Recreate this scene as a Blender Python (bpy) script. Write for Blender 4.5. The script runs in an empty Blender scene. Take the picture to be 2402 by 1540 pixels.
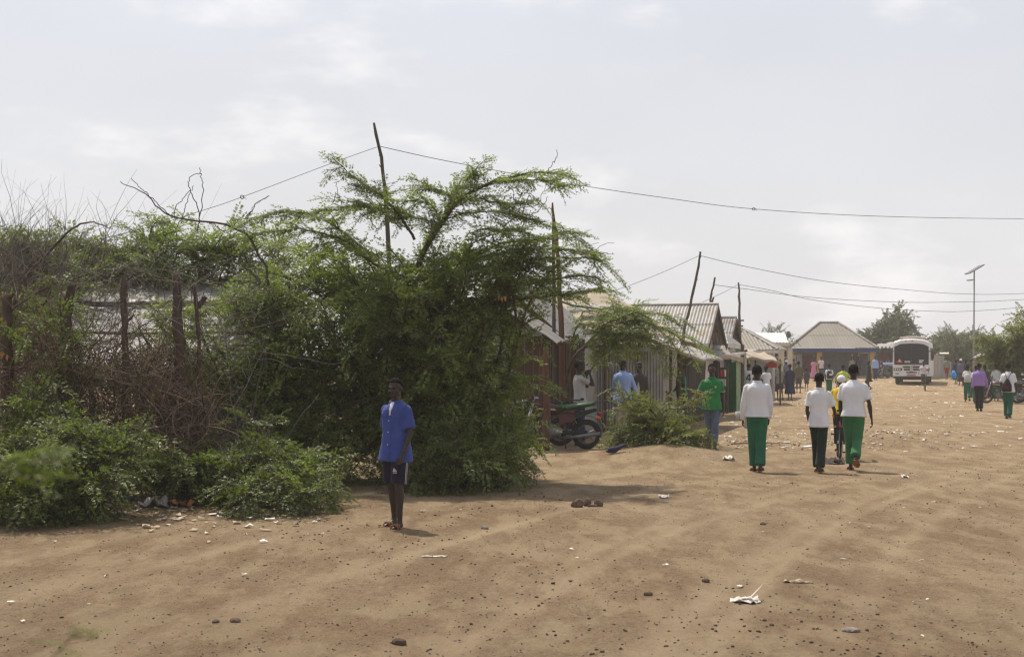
import bpy, bmesh, math, random
import numpy as np
from mathutils import Vector, Matrix

# ------------------------------------------------------------------ camera, sky, sun, exposure
S = bpy.context.scene
COL = S.collection
F, HZ, CX, CAMZ = 3336.0, 852.0, 1201.0, 1.70      # 50 mm lens on a 2402 px wide view, eye height 1.7 m
R = math.radians
cam = bpy.data.cameras.new('camera'); camo = bpy.data.objects.new('camera', cam); COL.objects.link(camo)
cam.sensor_width = 36.0; cam.lens = 36.0 * F / 2402.0
cam.shift_y = (HZ - 770.0) / 2402.0
cam.clip_start = 0.05; cam.clip_end = 5000
camo.location = (0, 0, CAMZ); camo.rotation_euler = (R(90), 0, 0)
cam.dof.use_dof = True; cam.dof.focus_distance = 19.0; cam.dof.aperture_fstop = 6.0
S.camera = camo

SUN_EL, SUN_AZ = 61.0, -27.0                       # degrees; azimuth clockwise from the view direction
W = bpy.data.worlds.new('World'); S.world = W; W.use_nodes = True
nt = W.node_tree; N = nt.nodes; L = nt.links; N.clear()
def nd(t, **k):
    n = N.new(t)
    for a, b in k.items(): setattr(n, a, b)
    return n
out = nd('ShaderNodeOutputWorld'); bg = nd('ShaderNodeBackground'); bg.inputs[1].default_value = 0.120
sky = nd('ShaderNodeTexSky', sky_type='NISHITA', sun_disc=False)
sky.sun_elevation = R(SUN_EL); sky.sun_rotation = R(SUN_AZ)
sky.air_density = 1.2; sky.dust_density = 4.0; sky.ozone_density = 1.0; sky.altitude = 500
tc = nd('ShaderNodeTexCoord'); sep = nd('ShaderNodeSeparateXYZ'); L.new(tc.outputs['Generated'], sep.inputs[0])
# high thin haze: strongest near the horizon, thinner overhead
mr = nd('ShaderNodeMapRange'); mr.inputs[1].default_value = 0.0; mr.inputs[2].default_value = 0.6
mr.inputs[3].default_value = 0.93; mr.inputs[4].default_value = 0.45; L.new(sep.outputs['Z'], mr.inputs[0])
hz = nd('ShaderNodeMix', data_type='RGBA'); hz.inputs[7].default_value = (6.9, 6.85, 7.1, 1)
L.new(mr.outputs[0], hz.inputs[0]); L.new(sky.outputs[0], hz.inputs[6])
# clouds: thin patches, stretched along the horizon
mp = nd('ShaderNodeMapping'); mp.inputs['Scale'].default_value = (2.6, 2.6, 6.5); mp.inputs['Location'].default_value = (0.35, 0.2, 0.15)
L.new(tc.outputs['Generated'], mp.inputs[0])
cn = nd('ShaderNodeTexNoise'); cn.inputs['Scale'].default_value = 2.3; cn.inputs['Detail'].default_value = 7; cn.inputs['Roughness'].default_value = 0.55
L.new(mp.outputs[0], cn.inputs[0])
cr = nd('ShaderNodeMapRange'); cr.interpolation_type = 'SMOOTHSTEP'
cr.inputs[1].default_value = 0.52; cr.inputs[2].default_value = 0.70; cr.inputs[3].default_value = 0.0; cr.inputs[4].default_value = 0.6
L.new(cn.outputs[0], cr.inputs[0])
cm = nd('ShaderNodeMix', data_type='RGBA'); cm.inputs[7].default_value = (9.0, 8.75, 8.7, 1)
L.new(cr.outputs[0], cm.inputs[0]); L.new(hz.outputs[2], cm.inputs[6])
cn2 = nd('ShaderNodeTexNoise'); cn2.inputs['Scale'].default_value = 0.9; cn2.inputs['Detail'].default_value = 4
L.new(mp.outputs[0], cn2.inputs[0])
cr2 = nd('ShaderNodeMapRange'); cr2.inputs[1].default_value = 0.3; cr2.inputs[2].default_value = 0.7
cr2.inputs[3].default_value = 0.95; cr2.inputs[4].default_value = 1.05; L.new(cn2.outputs[0], cr2.inputs[0])
mul = nd('ShaderNodeVectorMath', operation='SCALE'); L.new(cm.outputs[2], mul.inputs[0]); L.new(cr2.outputs[0], mul.inputs['Scale'])
L.new(mul.outputs[0], bg.inputs[0]); L.new(bg.outputs[0], out.inputs[0])

sl = bpy.data.lights.new('sun', 'SUN'); sl.energy = 4.7; sl.angle = R(0.8); sl.color = (1.0, 0.93, 0.82)
so = bpy.data.objects.new('sun', sl); COL.objects.link(so)
el, az = R(SUN_EL), R(SUN_AZ)
to_sun = Vector((math.sin(az) * math.cos(el), math.cos(az) * math.cos(el), math.sin(el)))
so.rotation_euler = to_sun.to_track_quat('Z', 'Y').to_euler(); so.location = (-20, 30, 60)

vs = S.view_settings; vs.view_transform = 'Standard'; vs.look = 'None'; vs.exposure = 0.0; vs.gamma = 1.0; vs.use_curve_mapping = False
S.render.engine = 'CYCLES'
S.cycles.use_denoising = True; S.cycles.filter_width = 1.3
S.cycles.max_bounces = 6; S.cycles.diffuse_bounces = 3; S.cycles.transmission_bounces = 4; S.cycles.volume_bounces = 1; S.cycles.transparent_max_bounces = 6

# ------------------------------------------------------------------ helpers
rnd = random.Random(7); NR = np.random.default_rng(11)
def hash2(i, j, seed):
    h = (i.astype(np.int64) * 374761393 + j.astype(np.int64) * 668265263 + seed * 974711) & 0x7fffffff
    h = ((h ^ (h >> 13)) * 1274126177) & 0x7fffffff
    return ((h ^ (h >> 16)) & 0xffff) / 65535.0
def vnoise(x, y, seed=0):
    x = np.asarray(x, float); y = np.asarray(y, float)
    i = np.floor(x); j = np.floor(y); fx = x - i; fy = y - j
    fx = fx * fx * (3 - 2 * fx); fy = fy * fy * (3 - 2 * fy)
    a = hash2(i, j, seed); b = hash2(i + 1, j, seed); c = hash2(i, j + 1, seed); d = hash2(i + 1, j + 1, seed)
    return (a * (1 - fx) + b * fx) * (1 - fy) + (c * (1 - fx) + d * fx) * fy * 1.0 - 0.5
def noise3(P, sc, seed=0):
    P = P * sc
    return (vnoise(P[:, 0] + 0.37 * P[:, 2], P[:, 1] + 0.61 * P[:, 2], seed) + vnoise(P[:, 2] - 0.4 * P[:, 0], P[:, 1] + 0.5 * P[:, 0], seed + 5)) * 0.7
def sstep(a, b, x):
    t = np.clip((np.asarray(x, float) - a) / (b - a), 0, 1); return t * t * (3 - 2 * t)

def track(x, y):
    """wheel ruts curving along the road: depth and how packed the dust is"""
    xc = -3.1 + .30 * y + .0125 * np.maximum(y - 10, 0) ** 2 / (1 + np.maximum(y - 24, 0) * .05); z = 0 * x; pk = 0 * x
    fade = np.exp(-np.maximum(y - 18, 0) / 9) * sstep(4, 8, y)
    for off, w, h in ((0, .13, .040), (.32, .09, .024), (1.5, .14, .044), (1.85, .09, .022), (2.6, .10, .022), (3.7, .15, .040), (4.1, .09, .02), (5.2, .14, .042), (-1.7, .12, .022), (6.4, .14, .03), (7.6, .12, .03), (-3.6, .16, .022), (-5.0, .16, .022)):
        e = (x - xc - off + .35 * vnoise(y / 5 + off, y * 0 + off, 31)) / w; k = .55 + .9 * vnoise(x / 1.2, y / 3.5, 33 + int(off * 10) % 7)
        h = h * .62; z = z - h * k * np.exp(-e * e) * fade + h * .5 * k * (np.exp(-(e - 1.7) ** 2) + np.exp(-(e + 1.7) ** 2)) * fade; pk = pk + k * np.exp(-e * e * .8) * fade
    return z, np.clip(pk, 0, 1)
MOUNDS = [(2.75, 25.4, 1.15, 1.5, .27), (7.9, 29.6, .8, .7, .26), (6.6, 29.2, .6, .5, .15), (4.9, 29.8, .8, 1.0, .07),
          (-3.8, 17.0, 2.2, 1.3, .10), (-1.0, 19.2, 2.2, 1.2, .09), (9.4, 34, 1.3, 1.0, .08)]
def gz(x, y):
    x = np.asarray(x, float); y = np.asarray(y, float)
    z = 0.60 * sstep(68, 112, y)
    for (mx, my, sx, sy, h) in MOUNDS: z = z + h * np.exp(-((x - mx) / sx) ** 2 - ((y - my) / sy) ** 2)
    z = z + 0.032 * vnoise(x / 3.3, y / 3.3, 1) + 0.011 * vnoise(x / .9, y / .9, 2)
    z = z + track(x, y)[0]
    q = x - 0.27 * y                                  # across the road
    w = np.exp(-((q + 1.2 - 1.5 * np.sin(y * .12)) / 3.0) ** 2)
    z = z + w * (0.004 * np.sin(q * 7.5 + 2.2 * vnoise(x / 4, y / 9, 4)) + 0.003 * np.sin(q * 13.1 + 3 * vnoise(x / 3, y / 7, 9)))
    return z
def g(x, y): return float(gz(np.array([x]), np.array([y]))[0])
def X(u, d): return (u - CX) / F * d
def pt(u, v, d): return Vector(((u - CX) / F * d, d, CAMZ - (v - HZ) / F * d))
def gp(u, v):
    d = CAMZ * F / max(v - HZ, 5)
    for _ in range(30): d = 0.5 * d + 0.5 * (CAMZ - g(X(u, d), d)) * F / max(v - HZ, 5)
    return d
def on(u, d): x = X(u, d); return Vector((x, d, g(x, d)))

def link(o, parent=None):
    COL.objects.link(o)
    if parent is not None: o.parent = parent
    return o
def tag(o, label=None, cat=None, group=None, kind=None):
    if label: o['label'] = label
    if cat: o['category'] = cat
    if group: o['group'] = group
    if kind: o['kind'] = kind
    return o
def thing(name, label, cat, loc=(0, 0, 0), rz=0.0, group=None):
    o = bpy.data.objects.new(name, None); o.empty_display_size = .2; link(o)
    o.location = loc; o.rotation_euler = (0, 0, rz)
    return tag(o, label, cat, group)
def mesh_arr(name, V, polys, mat, parent=None, smooth=False):
    """V (n,3); polys: list of int arrays (m,k)."""
    me = bpy.data.meshes.new(name); V = np.asarray(V, np.float32)
    polys = [np.asarray(p, np.int32) for p in polys if len(p)]
    nl = sum(p.size for p in polys); npo = sum(len(p) for p in polys)
    me.vertices.add(len(V)); me.vertices.foreach_set('co', V.ravel())
    me.loops.add(nl); me.loops.foreach_set('vertex_index', np.concatenate([p.ravel() for p in polys]))
    me.polygons.add(npo)
    sizes = np.concatenate([np.full(len(p), p.shape[1]) for p in polys])
    st = np.concatenate([[0], np.cumsum(sizes)[:-1]]).astype(np.int32)
    me.polygons.foreach_set('loop_start', st)
    if smooth: me.polygons.foreach_set('use_smooth', np.ones(npo, bool))
    me.update(calc_edges=True); me.validate()
    if mat: me.materials.append(mat)
    return link(bpy.data.objects.new(name, me), parent)

class MB:
    """collects simple closed shapes into one mesh"""
    def __init__(s): s.v = []; s.f = []
    def add(s, V, Fs):
        o = len(s.v); s.v.extend([tuple(p) for p in V]); s.f.extend([tuple(i + o for i in f) for f in Fs]); return s
    def box(s, c, d, rz=0.0, M=None, bev=0.0):
        x, y, z = d[0] / 2, d[1] / 2, d[2] / 2
        if bev > 0:
            b = min(bev, x * .9, y * .9, z * .9); V = []
            bm = bmesh.new(); bmesh.ops.create_cube(bm, size=1)
            for v in bm.verts: v.co = Vector((v.co.x * d[0], v.co.y * d[1], v.co.z * d[2]))
            bmesh.ops.bevel(bm, geom=bm.edges[:], offset=b, segments=2, affect='EDGES', profile=.5)
            bm.verts.index_update(); V = [v.co.copy() for v in bm.verts]; Fs = [[v.index for v in f.verts] for f in bm.faces]; bm.free()
        else:
            V = [Vector((a, b, e)) for a in (-x, x) for b in (-y, y) for e in (-z, z)]
            Fs = [(0, 1, 3, 2), (4, 6, 7, 5), (0, 4, 5, 1), (2, 3, 7, 6), (0, 2, 6, 4), (1, 5, 7, 3)]
        T = M if M is not None else Matrix.Rotation(rz, 4, 'Z')
        return s.add([T @ v + Vector(c) for v in V], Fs)
    def tube(s, P, r, n=6, cap=True):
        P = [Vector(p) for p in P]; m = len(P)
        rr = r if isinstance(r, (list, tuple)) else [r] * m
        if len(rr) != m: rr = [rr[0] + (rr[-1] - rr[0]) * i / (m - 1) for i in range(m)]
        V = []; ref = None
        for i in range(m):
            t = (P[min(i + 1, m - 1)] - P[max(i - 1, 0)]).normalized()
            if ref is None: ref = t.orthogonal().normalized()
            a = (ref - t * ref.dot(t))
            a = a.normalized() if a.length > 1e-6 else t.orthogonal().normalized()
            ref = a; b = t.cross(a)
            for k in range(n):
                w = 2 * math.pi * k / n; V.append(P[i] + (a * math.cos(w) + b * math.sin(w)) * rr[i])
        Fs = [(i * n + k, i * n + (k + 1) % n, (i + 1) * n + (k + 1) % n, (i + 1) * n + k) for i in range(m - 1) for k in range(n)]
        if cap: Fs += [tuple(range(n - 1, -1, -1)), tuple((m - 1) * n + k for k in range(n))]
        return s.add(V, Fs)
    def ell(s, c, r, nu=10, nv=6, M=None):
        V = [Vector((0, 0, -r[2]))]; Fs = []
        for j in range(1, nv):
            t = math.pi * j / nv - math.pi / 2
            for k in range(nu):
                w = 2 * math.pi * k / nu
                V.append(Vector((r[0] * math.cos(t) * math.cos(w), r[1] * math.cos(t) * math.sin(w), r[2] * math.sin(t))))
        V.append(Vector((0, 0, r[2]))); top = len(V) - 1
        for k in range(nu):
            Fs.append((0, 1 + (k + 1) % nu, 1 + k)); Fs.append((top, top - nu + k, top - nu + (k + 1) % nu))
        for j in range(nv - 2):
            for k in range(nu):
                a = 1 + j * nu; Fs.append((a + k, a + (k + 1) % nu, a + nu + (k + 1) % nu, a + nu + k))
        M = M if M is not None else Matrix.Identity(3)
        return s.add([M @ v + Vector(c) for v in V], Fs)
    def rings(s, RG, n=14, cap=True, sq=1.0):
        """RG: list of (centre, xvec, yvec) ellipses, lofted"""
        V = []
        for (c, a, b) in RG:
            c, a, b = Vector(c), Vector(a), Vector(b)
            for k in range(n):
                w = 2 * math.pi * k / n; cw, sw_ = math.cos(w), math.sin(w); V.append(c + a * (math.copysign(abs(cw) ** sq, cw)) + b * (math.copysign(abs(sw_) ** sq, sw_)))
        m = len(RG)
        Fs = [(i * n + k, i * n + (k + 1) % n, (i + 1) * n + (k + 1) % n, (i + 1) * n + k) for i in range(m - 1) for k in range(n)]
        if cap: Fs += [tuple(range(n - 1, -1, -1)), tuple((m - 1) * n + k for k in range(n))]
        return s.add(V, Fs)
    def torus(s, c, axis, R0, r, n=28, k=8, sx=1.0):
        ax = Vector(axis).normalized(); a = ax.orthogonal().normalized(); b = ax.cross(a); V = []
        for i in range(n):
            w = 2 * math.pi * i / n; d = a * math.cos(w) + b * math.sin(w)
            for j in range(k):
                q = 2 * math.pi * j / k; V.append(Vector(c) + d * (R0 + r * math.cos(q)) + ax * (r * sx * math.sin(q)))
        return s.add(V, [(i * k + j, ((i + 1) % n) * k + j, ((i + 1) % n) * k + (j + 1) % k, i * k + (j + 1) % k) for i in range(n) for j in range(k)])
    def disc(s, c, axis, r, t, n=20):
        ax = Vector(axis).normalized() * (t / 2); c = Vector(c); return s.tube([c - ax, c + ax], r, n)
    def slab(s, P, t):
        """a flat polygon P given thickness t along its normal"""
        P = [Vector(p) for p in P]; n = (P[1] - P[0]).cross(P[-1] - P[0]).normalized() * t; m = len(P)
        V = P + [p - n for p in P]
        return s.add(V, [tuple(range(m)), tuple(range(2 * m - 1, m - 1, -1))] + [(i, i + m, (i + 1) % m + m, (i + 1) % m) for i in range(m)])
    def arrays(s): return np.array([tuple(p) for p in s.v], np.float32), s.f
    def build(s, name, mat, parent=None, smooth=False):
        me = bpy.data.meshes.new(name); me.from_pydata([tuple(p) for p in s.v], [], s.f)
        if smooth: me.polygons.foreach_set('use_smooth', [True] * len(me.polygons))
        me.update()
        if mat: me.materials.append(mat)
        return link(bpy.data.objects.new(name, me), parent)

# ------------------------------------------------------------------ materials
MATS = {}
def pm(name, col, rough=.8, var=.25, scale=4.0, bump=.0, bscale=30.0, metal=0.0, rand=.0, col2=None, c2lo=.55, c2hi=.7, spec=.3, stretch=(1, 1, 1), c2scale=None, sheen=0):
    """principled material: colour broken up by noise, an optional second colour in patches (rust, dirt), fine relief, per-object tone"""
    if name in MATS: return MATS[name]
    m = bpy.data.materials.new(name); m.use_nodes = True; t = m.node_tree; n = t.nodes; l = t.links; p = n['Principled BSDF']
    p.inputs['Roughness'].default_value = rough; p.inputs['Metallic'].default_value = metal; p.inputs['Specular IOR Level'].default_value = spec
    co = n.new('ShaderNodeTexCoord'); mpn = n.new('ShaderNodeMapping'); mpn.inputs['Scale'].default_value = stretch
    l.new(co.outputs['Object'], mpn.inputs[0])
    a = n.new('ShaderNodeTexNoise'); a.inputs['Scale'].default_value = scale; a.inputs['Detail'].default_value = 6; l.new(mpn.outputs[0], a.inputs[0])
    mr_ = n.new('ShaderNodeMapRange'); mr_.inputs[1].default_value = .25; mr_.inputs[2].default_value = .75
    mr_.inputs[3].default_value = 1 - var; mr_.inputs[4].default_value = 1 + var; l.new(a.outputs[0], mr_.inputs[0])
    src = None
    base = n.new('ShaderNodeRGB'); base.outputs[0].default_value = (*col, 1); src = base.outputs[0]
    if col2 is not None:
        b = n.new('ShaderNodeTexNoise'); b.inputs['Scale'].default_value = c2scale or scale * .6; b.inputs['Detail'].default_value = 8; b.inputs['Roughness'].default_value = .65
        l.new(mpn.outputs[0], b.inputs[0]); r2 = n.new('ShaderNodeMapRange'); r2.interpolation_type = 'SMOOTHSTEP'
        r2.inputs[1].default_value = c2lo; r2.inputs[2].default_value = c2hi; l.new(b.outputs[0], r2.inputs[0])
        mx = n.new('ShaderNodeMix'); mx.data_type = 'RGBA'; mx.inputs[7].default_value = (*col2, 1); l.new(r2.outputs[0], mx.inputs[0]); l.new(src, mx.inputs[6]); src = mx.outputs[2]
    v = n.new('ShaderNodeVectorMath'); v.operation = 'SCALE'; l.new(src, v.inputs[0])
    if rand > 0:
        oi = n.new('ShaderNodeObjectInfo'); r3 = n.new('ShaderNodeMapRange'); r3.inputs[3].default_value = 1 - rand; r3.inputs[4].default_value = 1 + rand
        l.new(oi.outputs['Random'], r3.inputs[0]); mm = n.new('ShaderNodeMath'); mm.operation = 'MULTIPLY'; l.new(r3.outputs[0], mm.inputs[0]); l.new(mr_.outputs[0], mm.inputs[1]); l.new(mm.outputs[0], v.inputs['Scale'])
    else: l.new(mr_.outputs[0], v.inputs['Scale'])
    l.new(v.outputs[0], p.inputs['Base Color'])
    if sheen: p.inputs['Sheen Weight'].default_value = sheen
    if bump > 0:
        c = n.new('ShaderNodeTexNoise'); c.inputs['Scale'].default_value = bscale; c.inputs['Detail'].default_value = 5; l.new(mpn.outputs[0], c.inputs[0])
        bp = n.new('ShaderNodeBump'); bp.inputs['Strength'].default_value = bump; bp.inputs['Distance'].default_value = .02; l.new(c.outputs[0], bp.inputs['Height']); l.new(bp.outputs[0], p.inputs['Normal'])
    MATS[name] = m; return m
def leafmat(name, dark, light, trans, dry=(.16, .10, .03), dryamt=.03, tw=.35):
    if name in MATS: return MATS[name]
    m = bpy.data.materials.new(name); m.use_nodes = True; t = m.node_tree; n = t.nodes; l = t.links; p = n['Principled BSDF']
    p.inputs['Roughness'].default_value = .48; p.inputs['Specular IOR Level'].default_value = .4
    ge = n.new('ShaderNodeNewGeometry'); rp = n.new('ShaderNodeValToRGB'); e = rp.color_ramp.elements
    e[0].position = 0; e[0].color = (*dark, 1); e[1].position = .93; e[1].color = (*light, 1)
    x = e.new(min(.999, 1 - dryamt)); x.color = (*light, 1); y = e.new(1.0); y.color = (*dry, 1)
    l.new(ge.outputs['Random Per Island'], rp.inputs[0])
    co = n.new('ShaderNodeTexCoord'); a = n.new('ShaderNodeTexNoise'); a.inputs['Scale'].default_value = 1.1; a.inputs['Detail'].default_value = 3; l.new(co.outputs['Object'], a.inputs[0])
    mr_ = n.new('ShaderNodeMapRange'); mr_.inputs[1].default_value = .3; mr_.inputs[2].default_value = .7; mr_.inputs[3].default_value = .65; mr_.inputs[4].default_value = 1.4; l.new(a.outputs[0], mr_.inputs[0])
    v = n.new('ShaderNodeVectorMath'); v.operation = 'SCALE'; l.new(rp.outputs[0], v.inputs[0]); l.new(mr_.outputs[0], v.inputs['Scale']); l.new(v.outputs[0], p.inputs['Base Color'])
    tr = n.new('ShaderNodeBsdfTranslucent'); v2 = n.new('ShaderNodeVectorMath'); v2.operation = 'MULTIPLY'; l.new(v.outputs[0], v2.inputs[0]); v2.inputs[1].default_value = trans; l.new(v2.outputs[0], tr.inputs[0])
    mx = n.new('ShaderNodeMixShader'); mx.inputs[0].default_value = tw; l.new(p.outputs[0], mx.inputs[1]); l.new(tr.outputs[0], mx.inputs[2])
    l.new(mx.outputs[0], n['Material Output'].inputs[0]); MATS[name] = m; return m

def islandvar(m, lo, hi):
    """vary the base colour from piece to piece"""
    t = m.node_tree; p = t.nodes['Principled BSDF']; s_ = p.inputs['Base Color'].links[0].from_socket
    ge = t.nodes.new('ShaderNodeNewGeometry'); r_ = t.nodes.new('ShaderNodeMapRange'); r_.inputs[3].default_value = lo; r_.inputs[4].default_value = hi; t.links.new(ge.outputs['Random Per Island'], r_.inputs[0])
    v = t.nodes.new('ShaderNodeVectorMath'); v.operation = 'SCALE'; t.links.new(s_, v.inputs[0]); t.links.new(r_.outputs[0], v.inputs['Scale']); t.links.new(v.outputs[0], p.inputs['Base Color']); return m
def translucent(m, w):
    """thin sheet that lets daylight through"""
    t = m.node_tree; p = t.nodes['Principled BSDF']; s_ = p.inputs['Base Color'].links[0].from_socket; tr = t.nodes.new('ShaderNodeBsdfTranslucent'); t.links.new(s_, tr.inputs[0])
    mx = t.nodes.new('ShaderNodeMixShader'); mx.inputs[0].default_value = w; t.links.new(p.outputs[0], mx.inputs[1]); t.links.new(tr.outputs[0], mx.inputs[2]); t.links.new(mx.outputs[0], t.nodes['Material Output'].inputs[0]); return m
# ------------------------------------------------------------------ ground
def axis(lo, hi, dense_lo, dense_hi, step, grow):
    a = list(np.arange(dense_lo, dense_hi, step)); s_ = step; x = dense_hi
    while x < hi: a.append(x); s_ *= grow; x += s_
    a.append(hi); s_ = step; x = dense_lo - step; b = []
    while x > lo: b.append(x); s_ *= grow; x -= s_
    b.append(lo); return np.array(b[::-1] + a)
gx = axis(-420, 420, -5.0, 7.5, .085, 1.055); gy = axis(-60, 700, 7.8, 17, .08, 1.028)
GX, GY = np.meshgrid(gx, gy); GZ = gz(GX.ravel(), GY.ravel()).reshape(GX.shape)
GZ += 0.006 * vnoise(GX / .22, GY / .22, 21) * np.exp(-np.maximum(GY - 25, 0) / 15) + 0.007 * vnoise(GX / .11, GY / .11, 22) * np.exp(-np.maximum(GY - 18, 0) / 8)
V = np.stack([GX, GY, GZ], -1).reshape(-1, 3); nx, ny = len(gx), len(gy)
I = (np.arange(ny - 1)[:, None] * nx + np.arange(nx - 1)[None, :]).ravel()
gm = bpy.data.materials.new('dusty earth'); gm.use_nodes = True; t = gm.node_tree; n = t.nodes; l = t.links; p = n['Principled BSDF']
p.inputs['Roughness'].default_value = .95; p.inputs['Specular IOR Level'].default_value = .1
co = n.new('ShaderNodeTexCoord')
def tn(scale, detail=5, rough=.55, stretch=None):
    a = n.new('ShaderNodeTexNoise'); a.inputs['Scale'].default_value = scale; a.inputs['Detail'].default_value = detail; a.inputs['Roughness'].default_value = rough
    if stretch:
        q = n.new('ShaderNodeMapping'); q.inputs['Scale'].default_value = stretch; q.inputs['Rotation'].default_value = (0, 0, R(15)); l.new(co.outputs['Object'], q.inputs[0]); l.new(q.outputs[0], a.inputs[0])
    else: l.new(co.outputs['Object'], a.inputs[0])
    return a.outputs[0]
def rng_(s_, a, b, c, d, sm=True):
    q = n.new('ShaderNodeMapRange'); q.inputs[1].default_value = a; q.inputs[2].default_value = b; q.inputs[3].default_value = c; q.inputs[4].default_value = d
    if sm: q.interpolation_type = 'SMOOTHSTEP'
    l.new(s_, q.inputs[0]); return q.outputs[0]
def mixc(fac, A, B):
    q = n.new('ShaderNodeMix'); q.data_type = 'RGBA'; l.new(fac, q.inputs[0])
    for k, c in ((6, A), (7, B)):
        if isinstance(c, tuple): q.inputs[k].default_value = (*c, 1)
        else: l.new(c, q.inputs[k])
    return q.outputs[2]
c1 = mixc(rng_(tn(.35, 6), .38, .64, 0, 1), (.40, .285, .165), (.49, .370, .228))       # reddish loose earth / pale packed dust
c1 = mixc(rng_(tn(.9, 6, .6, (1, .28, 1)), .42, .62, 0, .55), c1, (.315, .215, .122))     # streaks along the track
c1 = mixc(rng_(tn(5.5, 6, .7), .55, .70, 0, .5), c1, (.235, .15, .088))                  # darker soil speckles, pebble shadows painted into the colour
c1 = mixc(rng_(tn(23, 4, .6), .62, .70, 0, .55), c1, (.115, .074, .048))  # smaller specks painted dark like pebble shadows
c1 = mixc(rng_(tn(14, 6, .7, (1, .5, 1)), .5, .66, 0, .5), c1, (.245, .158, .094))
c1 = mixc(rng_(tn(31, 3, .6, (1, 1.4, 1)), .66, .72, 0, .7), c1, (.46, .37, .27))         # pale grit
c1 = mixc(rng_(tn(70, 3, .7), .40, .62, .5, 0), c1, (.15, .095, .056))
c1 = mixc(rng_(tn(27, 5, .75, (1, .7, 1)), .36, .56, .45, 0), c1, (.20, .125, .074))
c1 = mixc(rng_(tn(2.6, 7, .65, (1, .35, 1)), .44, .60, 0, .5), c1, (.51, .39, .24))
at_n = n.new('ShaderNodeAttribute'); at_n.attribute_name = 'packed'; pk_ = rng_(at_n.outputs['Fac'], 0, 1, 0, .75, False)
c1 = mixc(pk_, c1, (.54, .405, .26))
l.new(c1, p.inputs['Base Color'])
ad = n.new('ShaderNodeMath'); ad.operation = 'ADD'; l.new(tn(9, 8, .7), ad.inputs[0]); l.new(tn(58, 6, .75), ad.inputs[1])
bp = n.new('ShaderNodeBump'); bp.inputs['Strength'].default_value = 1.0; bp.inputs['Distance'].default_value = .05; l.new(ad.outputs[0], bp.inputs['Height']); l.new(bp.outputs[0], p.inputs['Normal'])
ground = mesh_arr('ground', V, [np.stack([I, I + 1, I + nx + 1, I + nx], 1)], gm, smooth=True); _a = ground.data.attributes.new('packed', 'FLOAT', 'POINT'); _a.data.foreach_set('value', track(GX.ravel(), GY.ravel())[1].astype(np.float32)); tag(ground, 'wide sandy brown earth road and market ground', kind='structure')
# ------------------------------------------------------------------ structure materials
ZINC = pm('zinc sheet', (.33, .315, .29), .55, .18, 2.5, .15, 14, metal=.25, rand=.16, col2=(.30, .22, .15), c2lo=.52, c2hi=.72, spec=.4)
ZINCD = pm('old zinc sheet', (.27, .26, .25), .6, .22, 2.5, .15, 14, metal=.2, rand=.2, col2=(.20, .12, .075), c2lo=.5, c2hi=.7)
ZINCW = pm('bright zinc sheet', (.62, .61, .58), .45, .10, 2, .05, 10, metal=.2, rand=.08)
GREENZ = pm('green painted zinc', (.045, .17, .055), .6, .25, 3, .1, 12, rand=.15, col2=(.16, .15, .10), c2lo=.58, c2hi=.75)
TARP = pm('dusty canvas', (.36, .30, .23), .9, .16, 1.7, .4, 9, rand=.06, col2=(.31, .25, .19), c2lo=.5, c2hi=.68)
TARPG = pm('grey canvas', (.31, .295, .275), .85, .18, 1.7, .4, 9, rand=.1, col2=(.24, .21, .18), c2lo=.5, c2hi=.7)
TARPW = pm('white plastic sheeting', (.66, .64, .62), .6, .10, 1.2, .35, 6, col2=(.45, .40, .35), c2lo=.5, c2hi=.72)
translucent(TARPW, .5)
WOOD = pm('weathered brown wood', (.075, .042, .028), .85, .35, 6, .5, 40, rand=.25, stretch=(1, 1, .15))
WOODG = pm('grey stick wood', (.085, .068, .055), .9, .35, 8, .5, 40, rand=.2, stretch=(1, 1, .2))
POSTM = pm('rough trunk post', (.075, .05, .038), .95, .4, 9, .9, 35, rand=.2, stretch=(1, 1, .3))
REDPOST = pm('reddish pole', (.115, .056, .036), .85, .3, 7, .4, 30, stretch=(1, 1, .25))
DARKIN = pm('shade-dark interior board', (.045, .032, .026), .95, .3, 5, .2, 20, rand=.2)  # shade of the open interiors painted into the board colour
BLUEP = pm('blue painted wall', (.10, .27, .42), .8, .2, 3, .1, 12)
NAVYP = pm('blue fascia paint', (.035, .055, .15), .7, .2, 3)
YELP = pm('ochre painted pillar', (.46, .30, .10), .8, .15, 3)
CREAM = pm('cream plaster', (.52, .47, .37), .85, .1, 3)
WHITEW = pm('whitewashed wall', (.58, .55, .52), .85, .12, 2.5, col2=(.38, .33, .28), c2lo=.55, c2hi=.75)
BEIGEW = pm('beige wall', (.36, .30, .24), .9, .15, 3)
ROOFT = pm('dull tan roof sheet', (.225, .20, .165), .7, .08, 2.0, metal=.1, rand=.07)
TEALP = pm('dull teal wall', (.05, .13, .13), .8, .2, 3)
WIRE = pm('black cable', (.03, .03, .032), .6, .1)
LOUV = pm('pale green shutter', (.36, .46, .40), .7, .15, 4, rand=.1)
CLOTHS = [pm('cloth ' + nme, c, .9, .2, 6, .3, 30) for nme, c in (('pink', (.48, .12, .14)), ('red', (.38, .04, .04)), ('ochre', (.42, .27, .06)), ('teal', (.04, .22, .2)), ('white', (.62, .6, .58)), ('blue', (.07, .14, .36)), ('maroon', (.16, .03, .04)))]

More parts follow.
